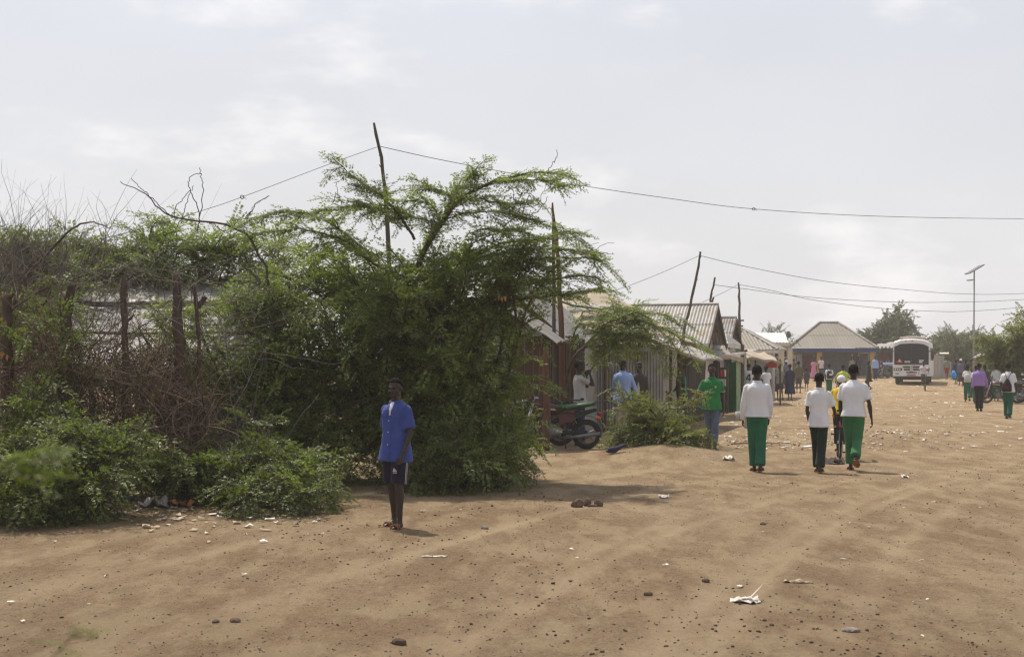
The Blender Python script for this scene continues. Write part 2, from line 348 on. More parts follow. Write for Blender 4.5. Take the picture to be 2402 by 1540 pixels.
ORG = Vector((0, 0, 0))
def bld(name, label, cat, O, group=None):
    global ORG
    ORG = Vector(O); return thing(name, label, cat, O, 0, group)
def mbb(mb, name, mat, parent, smooth=False):
    mb.v = [tuple(Vector(p) - ORG) for p in mb.v]; return mb.build(name, mat, parent, smooth)
def corr_poly(parent, P, mat, pitch=.085, amp=.014, sheet=.8, rows=1, name='roof_sheet', flat=False, jit=.012):
    P = [Vector(p) - ORG for p in P]; e = (P[1] - P[0]).normalized(); f = P[-1] - P[0]; f = (f - e * f.dot(e)).normalized(); nn = e.cross(f)
    Q = [((p - P[0]).dot(e), (p - P[0]).dot(f)) for p in P]; m = len(Q)
    x0 = min(q[0] for q in Q); x1 = max(q[0] for q in Q); y1 = max(q[1] for q in Q)
    def yr(x):
        ys = []
        for i in range(m):
            (a, b), (c, d) = Q[i], Q[(i + 1) % m]
            if abs(c - a) > 1e-6 and min(a, c) - 1e-6 <= x <= max(a, c) + 1e-6: ys.append(b + (d - b) * (x - a) / (c - a))
        return (min(ys), max(ys)) if ys else (0, 0)
    nsh = max(1, round((x1 - x0) / sheet)); outs = []
    for rI in range(rows):
        lo, hi = y1 * rI / rows - (.06 if rI else .0), y1 * (rI + 1) / rows
        for k in range(nsh):
            a = x0 + (x1 - x0) * k / nsh + 1e-4; b = x0 + (x1 - x0) * (k + 1) / nsh + (pitch * .5 if k < nsh - 1 else -1e-4)
            nc = max(2, int(round((b - a) / (pitch / 2)))) if not flat else 3
            off = .006 * (k % 2) + .010 * rI + rnd.uniform(0, .004); tl = rnd.uniform(-jit, jit); Vv = []; Fs = []
            for i in range(nc + 1):
                x = a + (b - a) * i / nc; y = yr(x); ya, yb = max(y[0], lo), min(y[1], hi)
                if yb < ya + .002: yb = ya + .002
                if rI == 0 and ya < .02: ya -= rnd.choice((0, 0, .02)) if i == 0 else 0
                z = off + (0 if flat else amp * (1 if i % 2 else -1))
                Vv += [P[0] + e * x + f * (ya + tl) + nn * (z + .008), P[0] + e * x + f * (yb + tl) + nn * z]
                if i: j = 2 * i; Fs.append((j - 2, j, j + 1, j - 1))
            o = MB().add(Vv, Fs).build(name, mat, parent); outs.append(o)
    return outs
def tarp(parent, A, B, C, D, mat, nu=14, nv=10, sag=.08, wr=.04, name='roof_tarp', fringe=.0, seed=0):
    """cloth sheet over A-B (near edge) C-D (far edge) with sagging, wrinkles and a hanging ragged edge; 1 cm thick"""
    A, B, C, D = [np.array(Vector(p) - ORG) for p in (A, B, C, D)]; V = []; rr = np.random.default_rng(seed + 3)
    lo = -2 if fringe > 0 else 0
    for j in range(lo, nv + 1):
        for i in range(nu + 1):
            u, v = i / nu, max(j, 0) / nv
            p = (A * (1 - u) + B * u) * (1 - v) + (D * (1 - u) + C * u) * v
            p = p.copy(); p[2] -= sag * 4 * v * (1 - v) * (.5 + 2 * u * (1 - u)) if sag else 0
            p[2] += wr * (float(vnoise(np.array([u * nu * .55 + seed]), np.array([v * nv * .55]), seed)[0]) * 2)
            if j < 0:
                p[2] -= fringe * (-j) / 2 * (.5 + rr.random()); p[1] += .03 * math.sin(i * 1.7 + seed)
            V.append(p)
    w = nu + 1; h = nv + 1 - lo; V = np.array(V); Q = np.array([(j * w + i, j * w + i + 1, (j + 1) * w + i + 1, (j + 1) * w + i) for j in range(h - 1) for i in range(nu)])
    o = mesh_arr(name, V, [Q], mat, parent, True); md = o.modifiers.new('thick', 'SOLIDIFY'); md.thickness = .012; md.offset = 0
    return o
def pole_mesh(P, r0, r1, seed, knots=True, mat_rough=0):
    rr = random.Random(seed); mb = MB(); m = 14; pts = []; P = [Vector(p) for p in P]
    seg = len(P) - 1
    for i in range(m + 1):
        t = i / m * seg; k = min(int(t), seg - 1); q = P[k].lerp(P[k + 1], t - k)
        pts.append(q + Vector((rr.uniform(-1, 1), rr.uniform(-1, 1), 0)) * r0 * ((.28 if r0 < .055 or mat_rough == 0 else .30) if 0 < i < m else 0))
    mb.tube(pts, [r0 + (r1 - r0) * i / m + rr.uniform(-.08, .08) * (1 + .9 * mat_rough) * r0 for i in range(m + 1)], 8)
    if knots:
        for _ in range(2):
            q = pts[rr.randint(5, m - 1)]; d = Vector((rr.uniform(-1, 1), rr.uniform(-1, 1), rr.uniform(.4, 1))).normalized()
            mb.tube([q, q + d * rr.uniform(.06, .16)], [r1 * .6, r1 * .3], 5)
    return mb
def pole(name, label, cat, P, r0, r1, mat, seed, group=None):
    base = Vector(P[0]); o = thing(name, label, cat, base, 0, group)
    mb = pole_mesh([Vector(p) - base for p in P], r0, r1, seed, mat_rough=1 if mat is POSTM else 0); mb.build('shaft', mat, o, True); return o
def planks(parent, A, B, z0, z1, mat, w=.22, name='plank', th=.022, seed=1, zj=.06):
    """upright boards from A to B (plan), one object each"""
    A, B = Vector(A) - ORG, Vector(B) - ORG; rr = random.Random(seed); Ln = (B - A).length; e = (B - A) / Ln; nn = Vector((-e.y, e.x, 0)); m = max(1, round(Ln / w))
    for k in range(m):
        a, b = Ln * k / m + .006, Ln * (k + 1) / m - .006; o_ = rr.uniform(0, .015); zt = z1 + rr.uniform(-zj, zj)
        P = [A + e * a + nn * o_, A + e * b + nn * (o_ + rr.uniform(-.01, .01))]
        z0_, z1_ = z0 - ORG.z, zt - ORG.z
        MB().slab([(P[0].x, P[0].y, z0_), (P[1].x, P[1].y, z0_), (P[1].x, P[1].y, z1_ + rr.uniform(-.02, .02)), (P[0].x, P[0].y, z1_)], th).build(name, mat, parent)

SD = Vector((.27, .963, 0)).normalized(); RD = Vector((-SD.y, SD.x, 0))          # along the street; back from the street
UP = Vector((0, 0, 1))

def gable_house(name, label, O, s, r, width, depth, eave, ridge, wallm, roofm, over=.35, rows=2, gable='boards', wallsheet=True, rafters=True, pitch=.085):
    """ridge runs along r; the open gable at O faces -r"""
    O = Vector(O); zb = O.z; t = bld(name, label, 'house', O)
    a, b = O - s * width / 2, O + s * width / 2; a2, b2 = a + r * depth, b + r * depth
    E = UP * eave; RZ = UP * ridge; ap, ap2 = O + RZ, O + r * depth + RZ
    sl = (ridge - eave) / (width / 2); ov = .22
    na, nb = -s * ov - UP * sl * ov, s * ov - UP * sl * ov
    corr_poly(t, [a2 + E + na, a + E + na - r * over, ap - r * over + UP * .02, ap2 + UP * .02], roofm, rows=rows, pitch=pitch)
    corr_poly(t, [b + E + nb - r * over, b2 + E + nb, ap2 + UP * .02, ap - r * over + UP * .02], roofm, rows=rows, pitch=pitch)
    mbb(MB().tube([ap - r * over + UP * .05, ap2 + UP * .05], .05, 6), 'ridge_cap', roofm, t)
    if wallsheet:
        corr_poly(t, [a2, a, a + E, a2 + E], wallm, name='wall_sheet'); corr_poly(t, [a, b, b + E, ap, a + E], wallm, name='wall_sheet', sheet=1.2)
        corr_poly(t, [b, b2, b2 + E, b + E], wallm, name='wall_sheet')
    else:
        mbb(MB().slab([a2, a, a + E, a2 + E], .08), 'wall', wallm, t); mbb(MB().slab([a, b, b + E, ap, a + E], .08), 'gable_wall', wallm, t); mbb(MB().slab([b, b2, b2 + E, b + E], .08), 'wall', wallm, t)
    if rafters:
        for sg, ed in ((-1, a), (1, b)):
            q = ed + E + (na if sg < 0 else nb) - r * (over - .02)
            mbb(MB().slab([q, ap - r * (over - .02), ap - r * (over - .02) - UP * .14, q - UP * .14], .03), 'barge_board', WOOD, t)
        for k in (.35, .75):
            z = eave + (ridge - eave) * k; h = width / 2 * (1 - k)
            mbb(MB().tube([O - s * h - r * (over * .5) + UP * (z - .06), O + s * h - r * (over * .5) + UP * (z - .06)], .045, 6), 'tie_beam', WOOD, t)
    return t

# shed beside the motorcycle: boards at the back, two poles, one lean-to roof of three sheets
t = bld('board_shed', 'brown open board shed with corrugated lean-to roof behind the parked motorcycle', 'shed', on(1290, 31.6))
planks(t, on(1190, 31.8), on(1352, 31.4), .05, 2.35, WOOD, .2, seed=4)
planks(t, on(1352, 31.4), on(1372, 33.2), .05, 2.3, DARKIN, .25, seed=5)  # side wall in shade, its darkness put into the colour
corr_poly(t, [pt(1305, 803, 27.9), pt(1334, 797, 31.6), pt(1205, 716, 31.9), pt(1180, 722, 28.2)], ZINC, rows=1)
mbb(MB().tube([pt(1300, 806, 28.0), pt(1333, 801, 31.4)], .035, 6), 'roof_beam', WOOD, t)
mbb(MB().tube([on(1333, 31.2), pt(1333, 798, 31.2)], .05, 7), 'post', WOODG, t)
mbb(MB().tube([on(1195, 28.3), pt(1195, 728, 28.3)], .05, 7), 'post', WOODG, t)
pole('shed_pole', 'thick reddish round pole standing in front of the motorcycle', 'pole', [on(1282, 27.75), pt(1280, 815, 27.9)], .068, .060, REDPOST, 3)
pole('shed_pole', 'thinner reddish pole just left of the thick pole at the motorcycle', 'pole', [on(1266, 28.9), pt(1268, 930, 28.9), pt(1270, 815, 28.9)], .048, .043, REDPOST, 4)
gable_house('sheet_house', 'grey corrugated gable house half hidden by the big thorn bush', on(1200, 33.2) , Vector((SD.y, -SD.x, 0)), SD, 2.6, 3.5, 2.35, 3.45, ZINC, ZINC, rows=1)

# tarpaulin roofed house
O = on(1400, 37.5); t = bld('canvas_house', 'house under a peaked beige canvas roof behind the low thorn tree', 'house', O)
A1, A2, A3, A4 = pt(1296, 770, 36.2), pt(1500, 783, 35.8), pt(1410, 679, 39), pt(1300, 692, 40.2)
tarp(t, A1, A2, A3, A4, TARP, 16, 10, .10, .06, seed=2)
tarp(t, A2 + Vector((.02, 0, .01)), pt(1640, 806, 43.5), pt(1482, 716, 43.5), A3 + Vector((.02, 0, .01)), TARP, 16, 10, .06, .06, seed=5)
tarp(t, pt(1330, 733, 37.2), pt(1445, 723, 37.2), pt(1445, 716, 37.6), pt(1330, 708, 37.6), TARPG, 10, 3, .02, .03, name='tarp_patch', seed=8)
mbb(MB().tube([pt(1312, 705, 37.2), pt(1342, 716, 37.0), pt(1410, 725, 37.1), pt(1443, 719, 37.3)], .028, 6), 'roof_pole', WOODG, t)
mbb(MB().tube([pt(1296, 694, 40.2), pt(1352, 686, 39.6), pt(1412, 675, 38.95)], .04, 6), 'ridge_pole', WOODG, t)
for u_ in (1326, 1500): mbb(MB().tube([on(u_, 36.6), pt(u_, 788, 36.6)], .05, 6), 'post', WOODG, t)
Bq = [on(1330, 37.2), on(1452, 37.2)]
mbb(MB().slab([Bq[0], Bq[1], Bq[1] + UP * 2.38, Bq[0] + UP * 2.38], .06), 'front_wall', BLUEP, t)
mbb(MB().slab([pt(1380, 798, 37.1), pt(1438, 798, 37.1), pt(1438, 776, 37.1), pt(1380, 776, 37.1)], .02), 'sign_board', TEALP, t)

# corrugated wall shop with its street-side front
O = on(1480, 36); t = bld('zinc_shop', 'shop with upright grey corrugated sheet wall behind the chatting men', 'shop', O)
a, b = on(1386, 36.1), on(1559, 35.6); zt = 2.02
for k in range(1): corr_poly(t, [a, b, Vector((b.x, b.y, 2.14)), Vector((a.x, a.y, 2.0))], ZINC, sheet=.42, name='wall_sheet', pitch=.078, amp=.016)
for u_ in (1420, 1497): mbb(MB().tube([on(u_, 35.75), pt(u_, 826, 35.75)], .035, 6), 'post', REDPOST, t)
mbb(MB().slab([pt(1395, 824, 35.6), pt(1520, 824, 35.35), pt(1520, 822, 36.3), pt(1395, 820, 36.3)], .02), 'eave_board', WOODG, t)
f0 = Vector((b.x, b.y, 0)); zg = lambda q: g(q.x, q.y)
def fp(dist, z): q = f0 + SD * dist; return Vector((q.x, q.y, zg(q) + z))
mbb(MB().slab([fp(.0, 0), fp(.12, 0), fp(.12, 2.05), fp(0, 2.1)], .05), 'corner_post', ZINC, t)
planks(t, fp(.15, 0), fp(.9, 0), .0, .95, WOOD, .25, 'plank', seed=8)
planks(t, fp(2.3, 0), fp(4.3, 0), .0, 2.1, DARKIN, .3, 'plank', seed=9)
planks(t, fp(4.7, 0) + RD * .1, fp(7.9, 0) + RD * .1, .0, 2.05, DARKIN, .3, 'plank', seed=14)  # dark boards standing in for the shaded stall openings
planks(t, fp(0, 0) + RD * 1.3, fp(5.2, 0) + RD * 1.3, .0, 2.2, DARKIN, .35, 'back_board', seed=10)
mbb(MB().slab([fp(.1, .95), fp(1.0, .95), fp(1.0, .95) + RD * .5, fp(.1, .95) + RD * .5], .03), 'counter', WOOD, t)
for k, dd in enumerate((.95, 2.25)): mbb(MB().tube([fp(dd, 0), fp(dd, 2.05)], .04, 6), 'door_post', WOOD, t)
tarp(t, fp(-.15, 1.80) - RD * .85, fp(4.6, 1.82) - RD * .85, fp(4.6, 2.2) + RD * .05, fp(-.15, 2.16) + RD * .05, TARPG, 16, 6, .03, .05, name='awning', fringe=.05, seed=11)
mbb(MB().tube([fp(-.2, 2.17) + RD * .1, fp(-.2, 1.80) - RD * .9], .05, 7), 'awning_pole', TARP, t)
corr_poly(t, [fp(-.1, 2.12), fp(4.6, 2.14), fp(4.6, 2.5) + RD * 2.2, fp(-.1, 2.45) + RD * 2.2], ZINC)
for k in range(5):   # garments hung in the open front
    q = fp(.2 + .17 * k, 0) + RD * .12; h = .5 + .12 * (k % 3); mb = MB(); zz = zg(q) + 1.92
    mb.slab([q + UP * (zz - h), q + SD * .15 + UP * (zz - h + .03), q + SD * .13 + UP * zz, q + SD * .02 + UP * zz], .03)
    oo = mb.build('hanging_garment', CLOTHS[(0, 1, 0, 2, 6)[k]], None); tag(oo, ['pink garment hanging nearest the zinc wall corner', 'red garment hanging second from the zinc wall corner', 'pink garment hanging in the middle of the shop front row', 'ochre garment hanging in the open shop front', 'maroon garment hanging nearest the shop doorway'][k], 'garment', 'garments hung in the shop front')

# second stall: ragged awning on poles, green sheet box
O = on(1690, 49); t = bld('market_stall', 'dark open stall with ragged canvas awning and green sheet side wall', 'stall', O)
tarp(t, pt(1596, 836, 43.6), pt(1690, 836, 45.6), pt(1700, 800, 49), pt(1615, 797, 48), TARPG, 14, 8, .08, .09, name='awning', fringe=.10, seed=21)
tarp(t, pt(1664, 836, 45.2), pt(1744, 836, 50.2), pt(1722, 812, 51.8), pt(1655, 802, 47.5), TARP, 12, 7, .06, .11, name='awning', fringe=.16, seed=23)
tarp(t, pt(1612, 808, 45.5), pt(1668, 806, 46.5), pt(1690, 799, 48.5), pt(1630, 799, 47.8), TARP, 8, 4, .0, .05, name='awning_patch', seed=29)
mbb(MB().tube([pt(1664, 836, 45.2), pt(1706, 833, 47.8), pt(1746, 828, 50.3)], .055, 7), 'awning_pole', TARPW, t)
mbb(MB().tube([pt(1700, 832, 49.8), pt(1752, 822, 50.4)], .045, 7), 'awning_pole', WOOD, t)
for u_, d_, vt in ((1652, 45.0, 832), (1684, 47.5, 832), (1706, 48.4, 830), (1740, 50.1, 806), (1640, 44.6, 834)):
    mbb(MB().tube([on(u_ - (6 if u_ == 1652 else 0), d_), pt(u_ + (2 if u_ == 1652 else 0), vt, d_)], .04, 6), 'post', WOOD, t)
corr_poly(t, [on(1697, 50.3), on(1728, 49.4), pt(1728, 842, 49.4), pt(1697, 842, 50.3)], GREENZ, name='wall_sheet', sheet=.4)
qa = on(1728, 49.4); qb = qa + SD * 2.2
corr_poly(t, [qa, Vector((qb.x, qb.y, qa.z)), Vector((qb.x, qb.y, 1.95)), Vector((qa.x, qa.y, 1.95))], pm('pale green bottles', (.30, .40, .22), .6, .3, 8, rand=.2), name='side_sheet', sheet=.5)
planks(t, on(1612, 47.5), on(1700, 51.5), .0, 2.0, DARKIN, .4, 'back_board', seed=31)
mbb(MB().slab([on(1650, 46) + UP * .8, on(1688, 48) + UP * .8, on(1672, 48.6) + UP * .8, on(1640, 46.6) + UP * .8], .05), 'counter', WOOD, t)
for k in range(6):
    q = on(1694 + (k % 2) * 9, 48.6 + .2 * (k // 2)); oo = MB().box(q + UP * (1.05 + .32 * (k // 2)), (.12, .04, .24), rz=.3).build('poster_card', CLOTHS[(4, 4, 1, 4, 4, 5)[k]], t)
    oo.location = -Vector(O)
tag(tarp(None, Vector(pt(1716, 848, 49.0)) + ORG, Vector(pt(1736, 846, 49.6)) + ORG, Vector(pt(1736, 834, 49.8)) + ORG, Vector(pt(1716, 834, 49.2)) + ORG, pm('mint cloth', (.30, .46, .36), .9), 5, 4, 0, .03, name='hanging_cloth', seed=3), 'mint green cloth hung under the ragged awning corner', 'cloth')

# corrugated gable houses along the street
HB = gable_house('gable_house', 'corrugated gable house with brown open gable above the market stalls', Vector((6.15, 45.4, g(6.15, 45.4))), SD, RD, 4.0, 4.0, 2.42, 3.55, WHITEW, ZINC, over=.45, wallsheet=False, pitch=.105)
mbb(MB().slab([Vector((6.15, 45.4, 0)) - RD * .02 - SD * 1.2 + UP * 2.5, Vector((6.15, 45.4, 0)) - RD * .02 + SD * 1.2 + UP * 2.5, Vector((6.15, 45.4, 0)) - RD * .02 + SD * .3 + UP * 3.2, Vector((6.15, 45.4, 0)) - RD * .02 - SD * .3 + UP * 3.2], .03), 'gable_board', WOOD, HB)
gable_house('gable_house', 'smaller dark-gabled corrugated house beyond the first gable house', Vector((8.6, 56.3, g(8.6, 56.3))), SD, RD, 3.9, 3.2, 2.45, 3.48, TEALP, ZINCD, over=.3, wallsheet=False, pitch=.11)
O = on(1700, 52.6); t = bld('lean_to', 'low corrugated lean-to with pale fascia between the two gable houses', 'shed', O)
corr_poly(t, [pt(1668, 803, 50.2), pt(1709, 806, 50.2), pt(1700, 783, 53.6), pt(1664, 773, 53.6)], ZINC, pitch=.11)
corr_poly(t, [pt(1709, 806, 50.2), pt(1741, 811, 54.2), pt(1696, 784, 55.4), pt(1690, 780, 53.6)], ZINC, pitch=.11)
mbb(MB().slab([pt(1709, 815, 50.1), pt(1742, 819, 54.1), pt(1742, 811, 54.1), pt(1709, 806, 50.1)], .03), 'fascia', WHITEW, t)
mbb(MB().slab([on(1670, 50.6), on(1712, 50.6), pt(1712, 806, 50.6), pt(1670, 804, 50.6)], .05), 'wall', TEALP, t)
mbb(MB().slab([on(1712, 50.7), on(1738, 54.2), pt(1738, 815, 54.2), pt(1712, 810, 50.7)], .05), 'wall', TEALP, t)
# plank screen and hip roofed store
O = on(1724, 61); t = bld('plank_screen', 'tall beige sheet screen beside the thin crooked pole', 'screen', O)
mbb(MB().slab([on(1712, 61), on(1735, 61), pt(1734, 747, 61), pt(1713, 747, 61)], .05), 'panel', BEIGEW, t)
for k in range(4): mbb(MB().tube([pt(1724 + k, 752 + 13 * k, 60.9), pt(1745 - 2 * k, 751 + 13 * k, 60.9)], .035, 6), 'batten', WOODG, t)
O = on(1770, 69); t = bld('hip_store', 'store with wide ribbed hip roof left of the cream roofed building', 'store', O)
corr_poly(t, [pt(1682, 821, 65.5), pt(1824, 819, 65.5), pt(1736, 768, 69), pt(1690, 768, 69)], ROOFT, pitch=.15, amp=.02, rows=1)
corr_poly(t, [pt(1824, 819, 65.5), pt(1845, 819, 73), pt(1760, 769, 72), pt(1736, 768, 69)], ZINC, pitch=.15, amp=.02)
mbb(MB().tube([pt(1736, 766, 69), pt(1825, 818, 65.4)], .06, 6), 'hip_cap', ZINCD, t)
mbb(MB().slab([on(1690, 66.5), on(1818, 66.5), pt(1818, 821, 66.5), pt(1690, 821, 66.5)], .1), 'wall', WHITEW, t)
mbb(MB().slab([pt(1740, 829, 65.4), pt(1826, 828, 65.4), pt(1826, 821, 65.4), pt(1740, 822, 65.4)], .04), 'fascia', WHITEW, t)
O = on(1790, 61.5); t = bld('canvas_lean_to', 'sagging beige canvas lean-to on sticks behind the walking crowd', 'stall', O)
tarp(t, pt(1752, 836, 58), pt(1832, 848, 58), pt(1806, 830, 62.5), pt(1748, 820, 62.5), TARP, 12, 7, .08, .07, name='roof_tarp', fringe=.12, seed=33)
for u_, d_ in ((1754, 58.2), (1830, 58.2), (1800, 62), (1772, 58.1)): mbb(MB().tube([on(u_, d_), pt(u_, 842, d_)], .035, 6), 'post', WOOD, t)
mbb(MB().slab([on(1758, 61.8), on(1812, 61.8), pt(1812, 836, 61.8), pt(1758, 832, 61.8)], .03), 'back_sheet', TARPG, t)
oo = MB().slab([pt(1796, 862, 60.5), pt(1822, 862, 60.5), pt(1822, 846, 60.5), pt(1796, 846, 60.5)], .03).build('hanging_cloth', CLOTHS[1], None); tag(oo, 'red cloth hung under the beige canvas lean-to', 'cloth')
oo = MB().slab([pt(1822, 858, 60.2), pt(1836, 858, 60.2), pt(1834, 846, 60.2), pt(1824, 846, 60.2)], .03).build('hanging_cloth', CLOTHS[2], None); tag(oo, 'ochre cloth hung at the right end of the canvas lean-to', 'cloth')

# cream roofed building
O = on(1815, 90); t = bld('cream_building', 'building with bright pale metal roof and cream pillars', 'building', O)
corr_poly(t, [pt(1772, 803, 86.5), pt(1851, 803, 86.5), pt(1839, 780, 90), pt(1770, 780, 90)], ZINCW, pitch=.2, amp=.02)
mbb(MB().slab([pt(1790, 811, 86.4), pt(1852, 811, 86.4), pt(1852, 803.5, 86.4), pt(1790, 803.5, 86.4)], .1), 'fascia', CREAM, t)
for u_ in (1833, 1852): mbb(MB().box(on(u_, 87) + UP * 1.2, (.3, .3, 2.4)), 'pillar', CREAM, t)
mbb(MB().slab([on(1775, 89), on(1856, 89), pt(1856, 808, 89), pt(1775, 808, 89)], .15), 'wall', BEIGEW, t)
for u_ in (1812, 1843):
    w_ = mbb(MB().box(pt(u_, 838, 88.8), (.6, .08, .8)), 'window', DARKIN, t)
    mbb(MB().box(pt(u_, 838, 88.72), (.75, .05, .06)), 'window_bar', CREAM, t)
O = pt(1849, 784, 86.8); t = thing('satellite_dish', 'grey satellite dish on the roof edge of the cream building', 'satellite dish', O)
mb = MB(); mb.rings([((0, -.02 - .10 * (1 - k / 5) ** 2 * -1, 0), (.15 * k / 5 + .01, 0, 0), (0, 0, .21 * k / 5 + .01)) for k in range(6)], 18)
mb.build('dish', pm('dish grey', (.22, .21, .2), .6, .1), t, True)
MB().tube([(0, .02, 0), (0, .2, -.35)], .03, 6).build('mount', WOODG, t); MB().tube([(0, 0, -.12), (0, -.18, 0)], .02, 5).build('feed_arm', WOODG, t)

# hip roofed veranda shop at the end of the street
O = on(1955, 110); t = bld('veranda_shop', 'tan hip-roofed shop with blue fascia and ochre veranda pillars', 'shop', O)
e1, e2, e3, e4 = pt(1849, 815.5, 107), pt(2059, 815.5, 107), pt(2052, 815.5, 115), pt(1853, 815.5, 115); r1, r2 = pt(1923, 757, 111), pt(1966, 757, 111)
corr_poly(t, [e1, e2, r2, r1], ROOFT, pitch=.24, amp=.006, sheet=1.0, rows=2, jit=.0); corr_poly(t, [e2, e3, r2], ROOFT, pitch=.24, amp=.012, sheet=1.2); corr_poly(t, [e4, e1, r1], ROOFT, pitch=.24, amp=.012, sheet=1.2); corr_poly(t, [e3, e4, r1, r2], ROOFT, pitch=.24, amp=.012, sheet=1.5)
for p_, q_ in ((e1, r1), (e2, r2), (r1, r2)): mbb(MB().tube([p_ + UP * .05, q_ + UP * .05], .09, 6), 'ridge_cap', ZINCD, t)
mbb(MB().slab([e1 - UP * .30, e2 - UP * .30, e2 - UP * .02, e1 - UP * .02], .05), 'fascia', NAVYP, t)
for u_ in (1922, 2045, 1856):
    q = on(u_, 107.6); h = e1.z - .3 - q.z; mbb(MB().box(q + UP * h / 2, (.34, .34, h)), 'pillar', YELP, t)
q1, q2 = on(1856, 109.6), on(2052, 109.6); hh = e1.z - q1.z - .1
mbb(MB().slab([q1, q2, q2 + UP * hh, q1 + UP * hh], .12), 'wall', pm('grey shop wall', (.16, .15, .145), .9, .2, 3), t)
mbb(MB().box((on(1955, 108.7) + UP * .06), (6.6, 2.6, .16)), 'veranda_floor', BEIGEW, t)
for (ua, ub, va, vb, m_, nm) in ((1869, 1881, 830, 876, pm('pale blue door', (.32, .36, .44), .7), 'door'), (1884, 1906, 832, 872, pm('dark red shelf', (.13, .035, .04), .9, .5, 9), 'shop_window'), (1862, 1867, 832, 878, CREAM, 'door_frame'), (2000, 2013, 832, 874, CLOTHS[6], 'shop_window'), (1884, 1906, 874, 880, CREAM, 'counter')):
    mbb(MB().slab([pt(ua, vb, 109.5), pt(ub, vb, 109.5), pt(ub, va, 109.5), pt(ua, va, 109.5)], .06), nm, m_, t)
for (ua, ub, va, vb) in ((2013, 2016, 826, 880), (2037, 2040, 826, 880), (2013, 2040, 826, 829), (1998, 2001, 830, 880)):
    mbb(MB().slab([pt(ua, vb, 109.3), pt(ub, vb, 109.3), pt(ub, va, 109.3), pt(ua, va, 109.3)], .06), 'window_frame', CREAM, t)

# stalls and fences either side of the bus
O = on(2076, 118); t = bld('thatch_stall', 'brown stick stall left of the bus beyond the veranda shop', 'stall', O)
tarp(t, pt(2056, 815, 115), pt(2100, 817, 115), pt(2098, 803, 120), pt(2058, 806, 120), TARPG, 8, 4, .05, .1, seed=41)
for k in range(5): mbb(MB().tube([on(2060 + 9 * k, 115.2), pt(2060 + 9 * k, 812, 115.2)], .06, 6), 'post', WOOD, t)
planks(t, on(2056, 118.5), on(2102, 118.5), .6, 2.6, WOOD, .5, 'back_board', seed=43)
for k, (u_, v_, c_) in enumerate(((2064, 850, 1), (2072, 862, 2), (2083, 846, 1), (2090, 856, 0))):
    oo = MB().box(pt(u_, v_, 115.6), (.22, .2, .5), bev=.04).build('goods_bundle', CLOTHS[c_], None); tag(oo, ['red bundle hung leftmost in the brown stick stall', 'ochre bundle hung second in the brown stick stall', 'red bundle hung high near the bus in the stick stall', 'pink bundle hung closest to the bus in the stick stall'][k], 'bundle', 'bundles hung in the stick stall')
O = on(2200, 112); t = bld('sheet_fence', 'dusty grey sheet fence to the right of the bus', 'fence', O)
for k in range(7):
    a_, b_ = on(2176 + k * 8, 104 + k * 1.5), on(2184 + k * 8 - .7, 105.4 + k * 1.5); tp = (823, 828, 832, 833, 833, 845, 848)[k]
    mbb(MB().slab([a_, b_, pt(2184 + k * 8 - .7, tp, b_.y), pt(2176 + k * 8, tp + 1, a_.y)], .04), 'panel', [BEIGEW, ZINCD, BEIGEW, TARPG, ZINCD, BEIGEW, TARPG][k], t)
mbb(MB().slab([pt(2204, 829, 104), pt(2226, 829, 104), pt(2226, 826, 107), pt(2204, 826, 107)], .05), 'roof_board', CREAM, t)

O = on(2310, 73); t = bld('shutter_kiosk', 'grey kiosk with pale green louvred shutter behind the solar lamp', 'kiosk', O)
mbb(MB().slab([on(2286, 72), on(2313, 71.2), pt(2313, 836, 71.2), pt(2286, 840, 72)], .06), 'wall', pm('mud grey wall', (.21, .18, .15), .9, .2), t)
for k in range(9):
    z0 = 836 + k * 5.2; mbb(MB().slab([pt(2314, z0 + 4.6, 71.1), pt(2335, z0 + 4.6, 71.0), pt(2335, z0, 71.06), pt(2314, z0, 71.16)], .02), 'slat', LOUV, t)
mbb(MB().slab([on(2313, 71.3), on(2343, 71.2), pt(2343, 834, 71.2), pt(2313, 834, 71.3)], .06), 'wall', BEIGEW, t)
tarp(t, pt(2274, 842, 70.5), pt(2338, 826, 70), pt(2346, 821, 74), pt(2296, 828, 74), TARPG, 8, 4, .03, .06, seed=47)
mbb(MB().tube([pt(2274, 844, 70.4), pt(2340, 828, 69.9)], .07, 6), 'eave_pole', WOODG, t)
mbb(MB().tube([on(2279, 70.6), pt(2279, 842, 70.6)], .05, 6), 'post', WOODG, t)
O = on(2385, 72); t = bld('red_stall', 'maroon stall in the shade of the yellow-green acacia', 'stall', O)
planks(t, on(2343, 73), on(2440, 72), .0, 2.1, CLOTHS[6], .6, 'back_board', seed=53)
corr_poly(t, [pt(2338, 836, 69.5), pt(2445, 836, 69.5), pt(2445, 822, 73), pt(2338, 822, 73)], ZINCD, pitch=.15)
for u_ in (2350, 2378, 2440): mbb(MB().tube([on(u_, 69.8), pt(u_, 836, 69.8)], .06, 6), 'post', CREAM if u_ == 2378 else WOOD, t)

